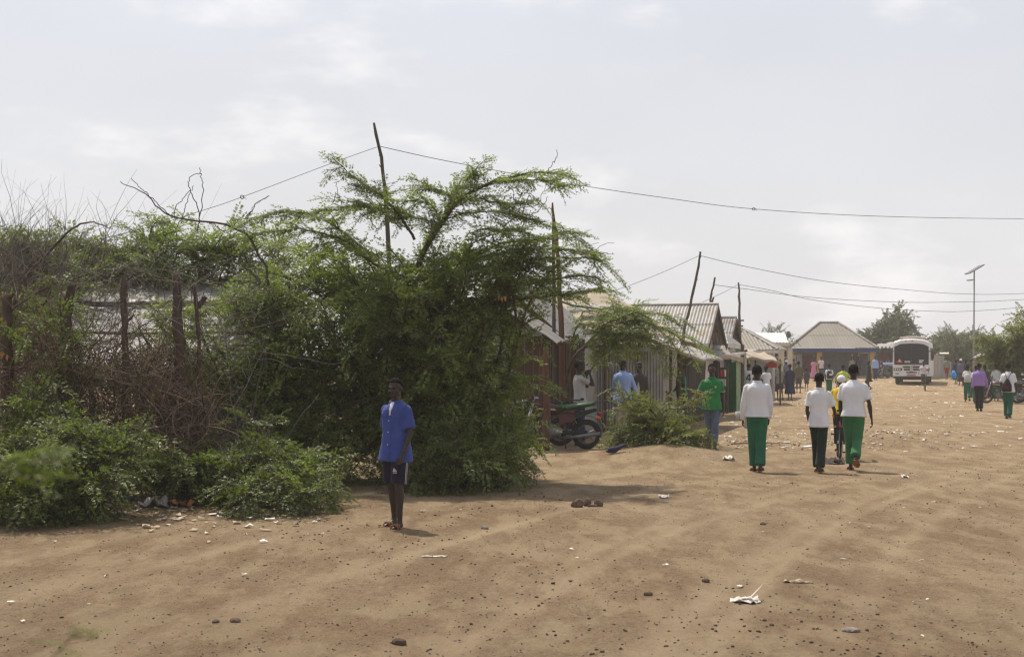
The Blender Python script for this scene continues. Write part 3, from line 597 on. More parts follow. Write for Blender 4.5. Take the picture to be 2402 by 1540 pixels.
# old sheeting house behind the brush fence at the left
O = on(320, 23); t = bld('sheeting_house', 'long low house of grey roof sheets and white plastic sheeting behind the thorn fence', 'house', O)
uu = [40, 130, 215, 300, 372, 450, 528, 600]
tops = [652, 652, 651, 653, 656, 653, 650, 651]
for k in range(7):
    a_, b_ = uu[k], uu[k + 1] - 1.5; th_ = tops[k]; tw = tops[k + 1]
    tarp(t, pt(a_, 708 + (k % 2) * 2, 21.6), pt(b_, 708 + (k % 3), 21.6), pt(b_, tw, 24), pt(a_, th_, 24), (TARPG, TARPG, TARPG, ZINC, TARPG, TARPG, TARPG)[k], 8, 6, .03, .035, name='roof_sheet', seed=60 + k)
for k in range(4):
    a_, b_ = (40, 190, 330, 470)[k], (191, 331, 471, 600)[k]
    tarp(t, pt(a_, 856, 19.7), pt(b_, 858, 19.7), pt(b_, 712, 21.7), pt(a_, 712, 21.7), TARPW, 14, 12, .05, .05, name='lower_roof_sheeting', fringe=.3, seed=70 + k)
for v_, d_ in ((711, 21.6), (716, 21.5), (781, 20.62)): mbb(MB().tube([pt(40, v_ + 2, d_), pt(180, v_ - 2, d_), pt(330, v_ + 1, d_), pt(480, v_ - 2, d_), pt(600, v_, d_)], .022, 6), 'batten', WOODG, t)
for u_ in (60, 215, 372, 520): mbb(MB().tube([on(u_, 22.0), pt(u_, 708, 22.0)], .05, 6), 'post', WOODG, t)

# rough trunk posts of the brush fence
FP = [(18, 16.9, 690, .085, -4, 'leftmost rough fence post, cut by the picture edge side and wrapped in twigs'), (150, 17.3, 667, .10, 16, 'thick knobbly fence post second from the left'), (295, 17.5, 652, .062, -6, 'thin reddish fence post in the middle of the brush fence'),
      (424, 17.8, 643, .088, -12, 'thick leaning fence post with sawn top against the white sheeting'), (468, 17.9, 668, .035, -10, 'slim forked stick post right of the thick leaning post')]
for k, (u_, d_, vt, r_, dx, lb) in enumerate(FP):
    o = pole('fence_post', lb, 'fence post', [on(u_, d_) - UP * .05, pt(u_ + dx * .2, 800, d_), pt(u_ + dx, vt, d_)], r_ * .80, r_ * .62, POSTM, 100 + k, 'rough posts of the brush fence')
    if k == 4: MB().tube([(Vector(pt(464, 720, d_)) - Vector(o.location)), (Vector(pt(483, 696, d_)) - Vector(o.location))], [.04, .03], 6).build('fork', POSTM, o)

# poles and wires
P1 = [(877, 288), (890, 342), (898, 396), (904, 450), (908, 520), (913, 620), (922, 900)]
pole('utility_pole', 'tall crooked wooden pole rising out of the big thorn bush', 'pole', [on(926, 23.6)] + [pt(u, v, 23.6) for u, v in P1[::-1]], .046, .022, WOODG, 201)
pole('utility_pole', 'straight twin pole, the left one of the pair above the shed', 'pole', [on(1303, 30.5), pt(1300, 800, 30.5), pt(1298, 503, 30.5)], .048, .032, WOODG, 202)
pole('utility_pole', 'bent taller pole of the pair lashed above the shed', 'pole', [on(1320, 30.3), pt(1316, 760, 30.3), pt(1308, 600, 30.3), pt(1304, 540, 30.4), pt(1296, 475, 30.4)], .068, .022, REDPOST, 203)
pole('utility_pole', 'leaning dark pole in front of the first gable house roof', 'pole', [on(1592, 41.5), pt(1601, 786, 41.8), pt(1618, 720, 42), pt(1634, 650, 42), pt(1643, 590, 42)], .05, .03, WOODG, 204)
fk = pole('utility_pole', 'thin forked pole behind the first gable end', 'pole', [on(1660, 52), pt(1664, 738, 52), pt(1667, 700, 52), pt(1677, 650, 52)], .06, .03, WOODG, 205)
MB().tube([pt(1666.3, 716, 52) - fk.location, pt(1670, 708, 51.9) - fk.location, pt(1674, 697, 51.8) - fk.location], [.045, .04, .028], 6).build('branch', WOODG, fk, True)
pole('utility_pole', 'thin crooked pole with short cross sticks beside the beige screen', 'pole', [on(1738, 60.4), pt(1736, 830, 60.4), pt(1736, 780, 60.4), pt(1734, 700, 60.4), pt(1732, 662, 60.4)], .09, .035, WOODG, 207)
pole('stick_cross', 'short stick with cross piece lashed at the awning corner', 'pole', [on(1744, 50.6), pt(1744, 808, 50.6)], .04, .03, WOODG, 208)
def wire(label, pts, r, n=26):
    """cable through the points, smoothed"""
    P = [Vector(p) for p in pts]; Q = []
    for i in range(len(P) - 1):
        p0, p1, p2, p3 = P[max(i - 1, 0)], P[i], P[i + 1], P[min(i + 2, len(P) - 1)]
        for k in range(n):
            t_ = k / n; Q.append(.5 * ((2 * p1) + (p2 - p0) * t_ + (2 * p0 - 5 * p1 + 4 * p2 - p3) * t_ ** 2 + (3 * p1 - p0 - 3 * p2 + p3) * t_ ** 3))
    Q.append(P[-1]); o = MB().tube(Q, r * .78, 5).build('overhead_wire', WIRE, None); return tag(o, label, 'wire')
wire('wire sloping down left from the tall crooked pole', [pt(890, 343, 23.6), pt(780, 382, 23.2), pt(568, 462, 22.6), pt(470, 495, 22.3), pt(300, 545, 22), pt(-120, 640, 21.5)], .0062)
wire('long wire crossing the sky right of the tall crooked pole', [pt(890, 343, 23.6), pt(1050, 378, 24.4), pt(1320, 428, 26), pt(1560, 464, 27.5), pt(1768, 490, 29), pt(2060, 507, 31), pt(2402, 513, 34), pt(2700, 512, 37)], .0072)
wire('wire from the leaning dark pole down to the canvas house', [pt(1641, 599, 42), pt(1560, 636, 41), pt(1480, 668, 40), pt(1424, 686, 39.2)], .0085)
wire('topmost of the three wires running right over the bus', [pt(1641, 599, 42), pt(1760, 627, 44), pt(1940, 660, 48), pt(2120, 679, 52), pt(2260, 689, 56), pt(2402, 688, 60), pt(2700, 672, 68)], .0105)
wire('middle of the three wires running right over the bus', [pt(1676, 668, 52), pt(1760, 679, 53), pt(1900, 697, 55), pt(2100, 708, 58), pt(2250, 708, 61), pt(2402, 702, 64), pt(2700, 680, 70)], .0115)
wire('lowest of the three wires running right over the bus', [pt(1732, 667, 60.4), pt(1810, 681, 61), pt(1900, 702, 62), pt(2060, 722, 64), pt(2200, 730, 66), pt(2280, 729, 68), pt(2402, 720, 70), pt(2700, 690, 76)], .0125)
wire('short wire from the thin crooked pole back to the gable house', [pt(1732, 667, 60.4), pt(1700, 684, 57), pt(1668, 699, 53), pt(1634, 715, 48)], .0105)
for k, (u, v, d) in enumerate(((1768, 490, 29), (568, 462, 22.6))):
    o = MB().torus((0, 0, 0), (0, 1, .3), .028, .007, 10, 5).tube([(.02, 0, 0), (.07, 0, -.03)], .005, 4).build('wire_knot', WIRE, None); o.location = pt(u, v, d)
    tag(o, ['knotted wire end on the long sky wire', 'small knot on the wire sloping left'][k], 'knot')

# solar street lamp
q = on(2284, 76); t = thing('solar_street_lamp', 'tall white solar street lamp with tilted panel', 'street lamp', q)
GAL = pm('galvanised pole', (.30, .29, .29), .5, .1, metal=.3); H_ = 1.7 + (852 - 634) / F * 76 - q.z
MB().tube([(0, 0, 0), (0, 0, 2.0), (.03, 0, H_)], [.065, .05, .035], 10).build('pole', GAL, t, True)
MB().slab([(-.36, -.45, H_ - .16), (.42, -.45, H_ + .30), (.42, .45, H_ + .30), (-.36, .45, H_ - .16)], .05).build('solar_panel', pm('panel glass', (.10, .11, .14), .25, .1), t)
MB().tube([(0, 0, H_ - .5), (-.22, -.05, H_ - .52)], .03, 6).build('lamp_arm', GAL, t); MB().box((-.26, -.05, H_ - .53), (.26, .14, .06), bev=.02).build('lamp_head', GAL, t)
MB().box((-.02, -.12, H_ - 3.58), (.42, .28, .22), bev=.02).build('battery_box', pm('box grey', (.32, .31, .31), .6, .1), t)
# ------------------------------------------------------------------ vegetation
LEAF = leafmat('thorn leaves', (.082, .118, .026), (.215, .24, .06), (1.4, 1.6, .85), tw=.46)
LEAFY = leafmat('yellow thorn leaves', (.085, .115, .026), (.20, .215, .055), (1.5, 1.5, .8), tw=.4)
LEAFD = leafmat('dense leaves', (.030, .058, .016), (.070, .105, .030), (1.4, 1.6, .9), tw=.3)
LEAFS = leafmat('shaded shrub leaves', (.060, .090, .022), (.18, .20, .054), (1.3, 1.5, .8), tw=.4)  # darker copy of the thorn leaves, the bush's shade put into the colour
LEAFP = leafmat('dusty hazed leaves', (.075, .095, .042), (.13, .145, .065), (1.3, 1.4, .9), tw=.3)  # pale tone of dusty leaves, with distance haze painted in
BARK = pm('thorn bark', (.085, .062, .045), .9, .35, 8, .5, 40)
TWIG = islandvar(pm('dry twig', (.125, .085, .058), .9, .3, 5), .35, 1.9)
TWIGG = islandvar(pm('bare grey twig', (.14, .118, .105), .9, .3, 5), .5, 1.7)

def nrm(a): return a / np.maximum(np.linalg.norm(a, axis=-1, keepdims=True), 1e-9)
def make_spray(rr, Ln=.46, pl=.087, pw=.0108, gap=.043, droop=.5, pairs=2):
    """one leafy twig along +X: nodes with leaves left and right, each leaf a V of narrow pinnae"""
    Vv = []; n = int(Ln / gap); 
    for i in range(n):
        x = (i + .5) * gap; zz = -.12 * (x / Ln) ** 2 * Ln * 2 * droop; sz = (1 - .45 * (i / n)) * (.75 if i == 0 else 1)
        for sd in (-1, 1):
            if rr.random() < .10: continue
            a = rr.normal(1.0, .22) * sd; d0 = np.array([math.cos(a), math.sin(a), rr.normal(.10, .25)])
            pet = np.array([x, 0, zz]) + d0 * .018
            for k in range(pairs):
                for q in (-1, 1):
                    b = a + q * rr.normal(.38, .12); d = np.array([math.cos(b), math.sin(b), d0[2] + rr.normal(0, .18)]); d /= np.linalg.norm(d)
                    ln = pl * sz * rr.uniform(.75, 1.15); bs = pet + d0 * .025 * k
                    tip = bs + d * ln + np.array([0, 0, -ln * rr.uniform(.15, .65) * droop * 1.3]); mid = bs + d * ln * .5 + np.array([0, 0, -ln * .08])
                    w = np.cross(d, [0, 0, 1]); w = w / (np.linalg.norm(w) + 1e-9); w = w + np.array([0, 0, rr.normal(0, .5)]); w = w / np.linalg.norm(w) * pw * rr.uniform(.8, 1.2)
                    Vv += [bs * .75 + mid * .25 + w, tip, bs * .75 + mid * .25 - w]
    V = np.array(Vv); m = len(V) // 3
    q = np.arange(m) * 3; Fq = np.stack([q, q + 1, q + 2], 1)
    return V, Fq
SPR = {}
def sprays(key, **k):
    if key not in SPR:
        rr = np.random.default_rng(abs(hash(key)) % 1000 if False else len(SPR) + 5); SPR[key] = [make_spray(rr, **k) for _ in range(10)]
    return SPR[key]
class Veg:
    """collects leafy twigs and woody curves of one plant"""
    def __init__(s, seed, kind='thorn', **k):
        s.r = np.random.default_rng(seed); s.tm = sprays(kind, **k); s.tf = [[] for _ in s.tm]; s.wood = MB(); s.tw = []
    def spray(s, p, d, sc=1.0, roll=.5):
        d = np.asarray(d, float); d = d / (np.linalg.norm(d) + 1e-9); up = np.array([0, 0, 1.]) + s.r.normal(0, roll, 3) * .6
        y = np.cross(up, d); y /= (np.linalg.norm(y) + 1e-9); z = np.cross(d, y)
        M = np.eye(4); M[:3, 0] = d * sc; M[:3, 1] = y * sc; M[:3, 2] = z * sc; M[:3, 3] = p
        s.tf[s.r.integers(len(s.tm))].append(M); s.tw.append((p, p + d * .4 * sc - np.array([0, 0, .05 * sc]), .0045 * sc))
    def curve(s, P, r0, r1, n=5, seg=10, wob=.0):
        P = [Vector(p) for p in P]; Q = []
        for i in range(len(P) - 1):
            p0, p1, p2, p3 = P[max(i - 1, 0)], P[i], P[i + 1], P[min(i + 2, len(P) - 1)]; m = max(2, int(seg / (len(P) - 1)))
            for k in range(m):
                t_ = k / m; Q.append(.5 * ((2 * p1) + (p2 - p0) * t_ + (2 * p0 - 5 * p1 + 4 * p2 - p3) * t_ ** 2 + (3 * p1 - p0 - 3 * p2 + p3) * t_ ** 3))
        Q.append(P[-1])
        if wob: Q = [q + Vector(s.r.normal(0, wob, 3)) * (1 if 0 < i < len(Q) - 1 else 0) for i, q in enumerate(Q)]
        if r0 > 0: s.wood.tube(Q, [r0 + (r1 - r0) * i / (len(Q) - 1) for i in range(len(Q))], n, cap=False)
        return np.array([tuple(q) for q in Q])
    def dress(s, Q, t0=.2, step=.10, sc=1.0, up=.12, ang=.9, both=True, fwd=True):
        """sprays along a polyline"""
        seg = np.linalg.norm(np.diff(Q, axis=0), axis=1); cs = np.concatenate([[0], np.cumsum(seg)]); T = cs[-1]; x = t0 * T; sd = 1
        while x < T:
            k = min(np.searchsorted(cs, x, 'right') - 1, len(seg) - 1); f = (x - cs[k]) / max(seg[k], 1e-6); p = Q[k] + (Q[k + 1] - Q[k]) * f; d = (Q[k + 1] - Q[k]) / max(seg[k], 1e-6)
            side = np.cross(d, [0, 0, 1]); side = side / (np.linalg.norm(side) + 1e-9); a = ang * s.r.uniform(.6, 1.25) * sd
            dd = d * math.cos(a) + side * math.sin(a) + np.array([0, 0, up + s.r.normal(0, .25)])
            s.spray(p, dd, sc * s.r.uniform(.7, 1.15) * (1 - .35 * x / T)); sd = -sd; x += step * s.r.uniform(.6, 1.4)
        if fwd: s.spray(Q[-1], Q[-1] - Q[-2] + np.array([0, 0, -.02]), sc * .8)
    def limb(s, base, tip, r0=.03, lift=.5, nsub=7, sub=.9, sc=1.0, step=.14, tmin=.3, droop=.25, bare=False):
        base = np.asarray(base, float); tip = np.asarray(tip, float); v = tip - base; ln = np.linalg.norm(v)
        c1 = base + v * .35 + np.array([0, 0, lift * ln * .35]) + s.r.normal(0, .06 * ln, 3); c2 = base + v * .72 + np.array([0, 0, lift * ln * .30]) + s.r.normal(0, .05 * ln, 3)
        Q = s.curve([base, c1, c2, tip], r0, .006, 5, 12, .012)
        if not bare: s.dress(Q, max(tmin, .55), step, sc)
        m = len(Q)
        for k in range(nsub):
            t_ = tmin + (1 - tmin) * (k + s.r.random()) / nsub; i = min(int(t_ * (m - 1)), m - 2); p = Q[i]; d = nrm(Q[i + 1] - Q[i])
            a = s.r.uniform(.5, 1.3) * (1 if k % 2 else -1); side = np.cross(d, [0, 0, 1]); side = side / (np.linalg.norm(side) + 1e-9)
            dd = d * math.cos(a) + side * math.sin(a) + np.array([0, 0, s.r.normal(.15, .3)]); dd /= np.linalg.norm(dd); l_ = sub * s.r.uniform(.5, 1.15) * (1 - .35 * t_)
            q = s.curve([p, p + dd * l_ * .5 + np.array([0, 0, .06 * l_]), p + dd * l_ + np.array([0, 0, -droop * l_])], .009, .004, 4, 6, .008)
            if not bare: s.dress(q, .1, step, sc)
    def finish(s, t, leafm, barkm, leafname='foliage', woodname='branches'):
        o = np.array(t.location); VV = []; FF = []; off = 0
        for (V, Fq), ms in zip(s.tm, s.tf):
            if not ms: continue
            M = np.array(ms); P = np.einsum('nij,vj->nvi', M[:, :3, :3], V) + M[:, None, :3, 3]
            k, m = P.shape[:2]; VV.append(P.reshape(-1, 3)); FF.append((Fq[None] + (np.arange(k) * m)[:, None, None]).reshape(-1, 3) + off); off += k * m
        if VV:
            V = np.concatenate(VV) - o; V[:, 2] = np.maximum(V[:, 2], .01 - (0)) if False else V[:, 2]
            mesh_arr(leafname, V, [np.concatenate(FF)], leafm, t)
        if s.tw:    # leaf stalks: three-sided slivers
            A = np.array([a for a, b, r in s.tw]); B = np.array([b for a, b, r in s.tw]); rr = np.array([r for a, b, r in s.tw])[:, None]
            d = nrm(B - A); a1 = nrm(np.cross(d, [0.3, .2, 1.])); a2 = np.cross(d, a1)
            C = np.stack([A + a1 * rr, A - a1 * rr * .5 + a2 * rr * .87, A - a1 * rr * .5 - a2 * rr * .87, B], 1).reshape(-1, 3); q = np.arange(len(A)) * 4
            Ft = np.concatenate([np.stack([q, q + 1, q + 3], 1), np.stack([q + 1, q + 2, q + 3], 1), np.stack([q + 2, q, q + 3], 1)])
            mesh_arr('stalks', C - o, [Ft], barkm, t)
        if s.wood.v:
            s.wood.v = [tuple(np.array(p) - o) for p in s.wood.v]; s.wood.build(woodname, barkm, t, True)
def shrub(name, label, base, ells, seed, n, leafm=None, cat='bush', r0=.03, nsub=7, sub=.8, sc=1.0, step=.14, lift=.45, group=None, kind='thorn', low=.08, extra=None, droop=.25, zf=.35, **kw):
    """ells: (cx,cy,cz,rx,ry,rz,weight) volumes whose shells the limb tips reach"""
    t = thing(name, label, cat, base, 0, group); v = Veg(seed, kind, **kw); W_ = np.array([e[6] for e in ells], float); W_ /= W_.sum(); b = np.array(base)
    for k in range(n):
        e = ells[v.r.choice(len(ells), p=W_)]
        while True:
            q = v.r.normal(0, 1, 3); q /= np.linalg.norm(q); q[1] = -abs(q[1]) if v.r.random() < .35 else q[1]
            p = np.array(e[:3]) + q * np.array(e[3:6]) * v.r.uniform(.5, 1.12) ** .6
            if p[2] > g(p[0], p[1]) + low: break
        st = b + np.array([v.r.normal(0, .12), v.r.normal(0, .12), 0])
        far = np.linalg.norm((p - st)[:2])
        if far > 1.3: st = b + (p - b) * v.r.uniform(.15, .45) * np.array([1, 1, zf / .3 if zf > .5 else zf]) + np.array([0, 0, .05])
        v.limb(st, p, r0 * v.r.uniform(.6, 1.1), lift, nsub, sub, sc, step, droop=droop)
    if extra: extra(v)
    v.finish(t, leafm or LEAF, BARK); return t
P3 = lambda pts, d: [pt(u, v, d + (dd if len(x) > 2 else 0)) for x in pts for u, v, dd in [(x[0], x[1], x[2] if len(x) > 2 else 0)]]
def crop(pts, ox, oy, sc): return [((ox + a / sc) * .9608, (oy + b / sc) * .9608) for a, b in pts]

# --- the big thorn bush
def big_extra(v):
    c = lambda p: crop(p, 600, 300, 2.669)
    SK = [([(1100, 760), (1000, 600), (900, 490), (800, 420), (700, 350), (565, 225)], .022, 19.4), ([(1150, 830), (1280, 640), (1330, 540), (1340, 480), (1250, 440), (1100, 365)], .018, 19.8),
          ([(1100, 1000), (1160, 840), (1250, 690), (1350, 550), (1450, 460), (1550, 410), (1700, 360), (1850, 325), (2000, 325), (2120, 350)], .045, 20.0), ([(1350, 550), (1370, 470), (1430, 390), (1490, 320)], .010, 20.0),
          ([(1600, 395), (1800, 370), (1950, 380), (2035, 420)], .010, 19.8), ([(1400, 530), (1480, 490), (1600, 510), (1740, 530), (1870, 520)], .012, 20.3),
          ([(1280, 640), (1350, 610), (1450, 590), (1600, 580), (1750, 600), (1850, 620)], .012, 19.6), ([(820, 870), (700, 760), (560, 660), (400, 590), (250, 580), (100, 610), (0, 650)], .020, 19.3),
          ([(1000, 680), (920, 590), (850, 550), (700, 545), (550, 570), (440, 590)], .012, 20.4), ([(920, 600), (860, 560), (780, 540), (680, 510)], .010, 19.9), ([(1260, 650), (1230, 560), (1150, 510), (1000, 510), (915, 490)], .014, 20.6),
          ([(860, 930), (780, 870), (650, 770), (500, 720), (350, 690), (200, 700), (50, 720)], .020, 19.0), ([(1500, 880), (1650, 790), (1800, 770), (1960, 750), (2040, 720), (2100, 705), (2190, 715)], .018, 20.8),
          ([(1400, 900), (1600, 860), (1750, 830), (1950, 820), (2150, 830), (2260, 840)], .022, 20.2), ([(1450, 960), (1600, 920), (1800, 890), (2000, 880), (2200, 880), (2310, 890)], .020, 20.0),
          ([(1550, 1100), (1800, 1060), (1950, 1030), (2100, 1000), (2250, 1000), (2350, 1040)], .022, 20.4), ([(1200, 760), (1200, 640), (1050, 620), (930, 620)], .012, 19.5), ([(1450, 720), (1560, 690), (1680, 700), (1780, 690)], .010, 20.4),
          ([(1500, 1180), (1750, 1150), (1950, 1130), (2150, 1110), (2300, 1080)], .02, 20.6)]
    for pts, r, d in SK:
        Q = v.curve([pt(a, b, d + v.r.normal(0, .12)) for a, b in c(pts)], r, .005, 5, 22, .006)
        v.dress(Q, .06, .034, .76, up=.0, ang=.85); m = len(Q)
        for k in range(max(2, int(m / 4))):
            i = v.r.integers(int(m * .3), m - 2); d_ = nrm(Q[i + 1] - Q[i]) + v.r.normal(0, .55, 3); d_ /= np.linalg.norm(d_); l_ = v.r.uniform(.25, .6)
            q = v.curve([Q[i], Q[i] + d_ * l_ * .5, Q[i] + d_ * l_ + np.array([0, 0, -.1 * l_])], .006, .003, 4, 4); v.dress(q, .1, .06, .68, up=-.05)
    # bare whips above the crown
    for pts in ([(2120, 850), (2260, 830), (2330, 790), (2400, 780)], [(1550, 900), (1700, 790), (1780, 720), (1880, 660), (1980, 635)], [(1780, 560), (1900, 520), (1940, 440), (1960, 400)], [(1970, 310), (2000, 260), (2030, 230), (2030, 175)], [(1860, 600), (1920, 560), (1970, 480)], [(640, 545), (600, 470), (590, 385)], [(640, 545), (570, 520), (590, 450)],
                [(1745, 560), (1750, 480), (1730, 410)], [(1800, 590), (1840, 480), (1845, 400)], [(0, 620), (40, 560), (80, 515), (150, 475)], [(860, 690), (800, 620), (740, 580)], [(2300, 850), (2350, 850), (2402, 850)], [(1560, 1040), (1700, 960), (1900, 930), (2060, 870), (2200, 800), (2300, 780)], [(1720, 1080), (1850, 1010), (1980, 940), (2120, 900)]):
        v.curve([pt(a, b, 19.8) for a, b in c(pts)], .0065, .0035, 4, 12, .012)
def E(u, v, d, ru, rv, rd, w): q = pt(u, v, d); k = d / F; return (q.x, q.y, q.z, ru * k, rd, rv * k, w)
shrub('thorn_bush', 'tallest big green thorn bush in the centre with long shoots against the sky', on(1010, 20.8), [E(1010, 800, 20.6, 225, 225, 1.9, 5), E(800, 740, 20.8, 210, 120, 1.6, 2.6), E(1130, 960, 20.0, 110, 160, 1.1, 2.2), E(1000, 1030, 19.9, 230, 120, 1.1, 3.0), E(1140, 640, 20.3, 170, 75, .9, 2.0), E(840, 630, 20.4, 180, 65, .9, 2.2)], 31, 114, r0=.035, nsub=8, sub=.9, sc=1.0, step=.135, low=.15, extra=big_extra)
shrub('thorn_bush', 'dark green thorn bush joining the brown brush to the central bush', on(650, 20.3), [E(640, 800, 20.2, 230, 160, 1.6, 3), E(620, 690, 21.0, 120, 90, 1.0, 1.1), E(690, 1000, 20.0, 230, 150, 1.3, 3), E(450, 880, 18.9, 90, 190, .7, 1.5)], 33, 82, r0=.03, nsub=8, sub=.85, sc=1.0, step=.14, low=.15)
# low front growth
shrub('low_shrub', 'low leafy shrub at the left picture edge in front of the brush fence', on(70, 15.6), [E(70, 1090, 15.4, 150, 110, .9, 3), E(60, 1185, 14.9, 150, 50, .5, 1.5), E(40, 990, 16.0, 80, 60, .6, 1)], 41, 21, LEAFS, r0=.016, nsub=5, sub=.75, sc=.92, step=.115)
shrub('low_shrub', 'low shrub on a short brown stem right of the edge shrub', on(226, 15.25), [E(230, 1110, 15.3, 120, 80, .6, 3), E(250, 1050, 15.6, 90, 60, .5, 1.2)], 42, 12, LEAFS, r0=.018, nsub=5, sub=.75, sc=.92, step=.115)
shrub('low_shrub', 'pale-tipped low shrub above the litter in front of the brush', on(480, 17.1), [E(440, 1090, 17.0, 110, 50, .6, 2), E(520, 1130, 16.6, 130, 60, .6, 2.4)], 43, 13, LEAFS, r0=.014, nsub=5, sub=.7, sc=.9, step=.115)
shrub('low_shrub', 'low spreading shrub left of the boy with one upright leafy shoot', on(690, 17.0), [E(640, 1120, 16.8, 150, 60, .7, 3), E(620, 1040, 17.6, 60, 80, .4, 1.3), E(720, 1180, 15.9, 90, 40, .5, 1.2), E(560, 1190, 15.8, 60, 22, .3, .8)], 44, 18, LEAFS, r0=.014, nsub=5, sub=.75, sc=.9, step=.115)
shrub('low_shrub', 'skirt of green twigs along the ground right of the boy', on(1080, 18.7), [E(1060, 1080, 18.5, 160, 80, .7, 3), E(1170, 1060, 19.6, 80, 90, .6, 1.6)], 45, 24, LEAFS, r0=.014, nsub=6, sub=.55, sc=.85, step=.10)
shrub('young_thorn_bush', 'small open thorn bush on the sandy mound before the chatting men', on(1545, 26.0), [E(1570, 1000, 26, 110, 75, .9, 3), E(1500, 985, 26.2, 75, 75, .7, 1.6), E(1600, 955, 26.2, 60, 70, .5, 1), E(1620, 1045, 25.6, 60, 30, .5, 1), E(1440, 1035, 25.9, 40, 35, .4, .5), E(1530, 920, 26.2, 70, 30, .4, .5)], 46, 30, LEAFY, r0=.018, nsub=5, sub=.6, sc=.9, step=.15, lift=.25)
shrub('climbing_thorn', 'thin green thorn growth climbing over the rough fence posts', on(240, 17.0), [E(70, 740, 16.7, 80, 50, .3, 2), E(210, 690, 16.9, 110, 26, .3, 1.5), E(40, 950, 16.0, 70, 70, .4, 1.0)], 53, 9, LEAFS, r0=.010, nsub=5, sub=.55, sc=.85, step=.15, lift=.2)
def low_extra(v):
    Q = v.curve([on(1318, 31), pt(1322, 930, 31), pt(1340, 850, 30.5), pt(1392, 790, 30), pt(1440, 741, 29.6)], .06, .02, 7, 20, .012)
    for pts in ([(1400, 780), (1470, 752), (1540, 762), (1600, 800), (1630, 850)], [(1420, 760), (1480, 735), (1540, 735), (1590, 760)], [(1385, 800), (1450, 790), (1520, 800), (1580, 815)], [(1440, 741), (1460, 728), (1480, 730)], [(1372, 815), (1410, 800), (1440, 802)]):
        q = v.curve([pt(a, b, 29.6 + v.r.normal(0, .3)) for a, b in pts], .018, .006, 5, 14, .01); v.dress(q, .1, .06, .9, up=0)
        for k in range(8):
            i = v.r.integers(2, len(q) - 2); d_ = nrm(q[i + 1] - q[i]) + v.r.normal(0, .7, 3) * np.array([1, 1, .5]); d_ /= np.linalg.norm(d_); l_ = v.r.uniform(.4, .8)
            z = v.curve([q[i], q[i] + d_ * l_ * .5, q[i] + d_ * l_ + np.array([0, 0, -.2 * l_])], .008, .004, 4, 4); v.dress(z, .1, .09, .9, up=-.05)
shrub('low_thorn_tree', 'low spreading thorn tree arching over the zinc wall and the capped man', on(1318, 31), [E(1410, 785, 29.8, 90, 36, .8, 3), E(1510, 775, 29.6, 90, 34, .8, 2)], 47, 8, LEAF, 'tree', r0=.02, nsub=5, sub=.7, sc=.95, step=.15, low=2.1, droop=.1, zf=.72, extra=low_extra)

# --- left: green flat crown behind the fence, bare whips, dry brush
def left_extra(v):
    c = lambda p: crop(p, 0, 350, 3.08)
    for pts, r, d in (([(60, 1320), (120, 1150), (200, 1000), (400, 780), (540, 640), (640, 595), (740, 600), (850, 640)], .030, 18.4), ([(0, 1340), (150, 1200), (400, 1060), (620, 1000), (800, 930), (900, 915)], .022, 18.2), ([(0, 1010), (250, 960), (420, 920), (520, 960), (600, 1040)], .016, 18.6),
                      ([(2020, 1070), (1990, 930), (1920, 790), (1850, 680), (1700, 620), (1560, 590), (1400, 570), (1280, 540), (1200, 490), (1140, 420), (1060, 350), (960, 320), (905, 285)], .020, 19.2), ([(1280, 540), (1190, 460), (1110, 380), (1050, 330), (990, 262)], .007, 19.2),
                      ([(1485, 660), (1500, 560), (1480, 450), (1430, 360), (1415, 290), (1440, 240), (1515, 232)], .008, 19.0), ([(1490, 620), (1515, 480), (1525, 330), (1515, 240), (1505, 185)], .007, 19.0), ([(1960, 1060), (1880, 960), (1750, 880), (1600, 840), (1420, 800), (1250, 790)], .018, 18.9),
                      ([(1310, 560), (1320, 480), (1370, 420), (1455, 318)], .006, 19.2), ([(1370, 560), (1390, 480), (1430, 370)], .006, 19.4), ([(1560, 590), (1650, 640), (1760, 700)], .008, 19.2), ([(1830, 640), (1880, 530), (1930, 450), (2025, 392)], .0055, 19.3), ([(1760, 610), (1850, 560), (1880, 520)], .005, 19.3)):
        v.curve([pt(a, b, d) for a, b in c(pts)], r, .0045, 5, 26, .008)
shrub('flat_topped_tree', 'flat-topped green thorn tree above the white sheeting house', on(400, 24.8), [E(370, 570, 23.6, 200, 46, 1.2, 3), E(450, 545, 23.4, 140, 30, .8, .9), E(250, 605, 23.8, 150, 40, .9, 1.6), E(570, 600, 23.8, 140, 45, 1, 2.0), E(680, 600, 24, 90, 45, 1, 1.0)], 51, 46, LEAF, 'tree', r0=.035, nsub=7, sub=.8, sc=1.05, step=.125, low=2.85, droop=.05, extra=left_extra)
shrub('green_bush', 'green bush at the far left behind the bare twigs', on(60, 22.5), [E(50, 600, 21.6, 120, 50, 1.0, 3), E(150, 620, 21.8, 90, 40, .9, 1.4), E(80, 740, 19.2, 90, 60, .5, 1.0)], 52, 36, LEAF, r0=.03, nsub=7, sub=.7, sc=1.0, step=.12, low=1.0)
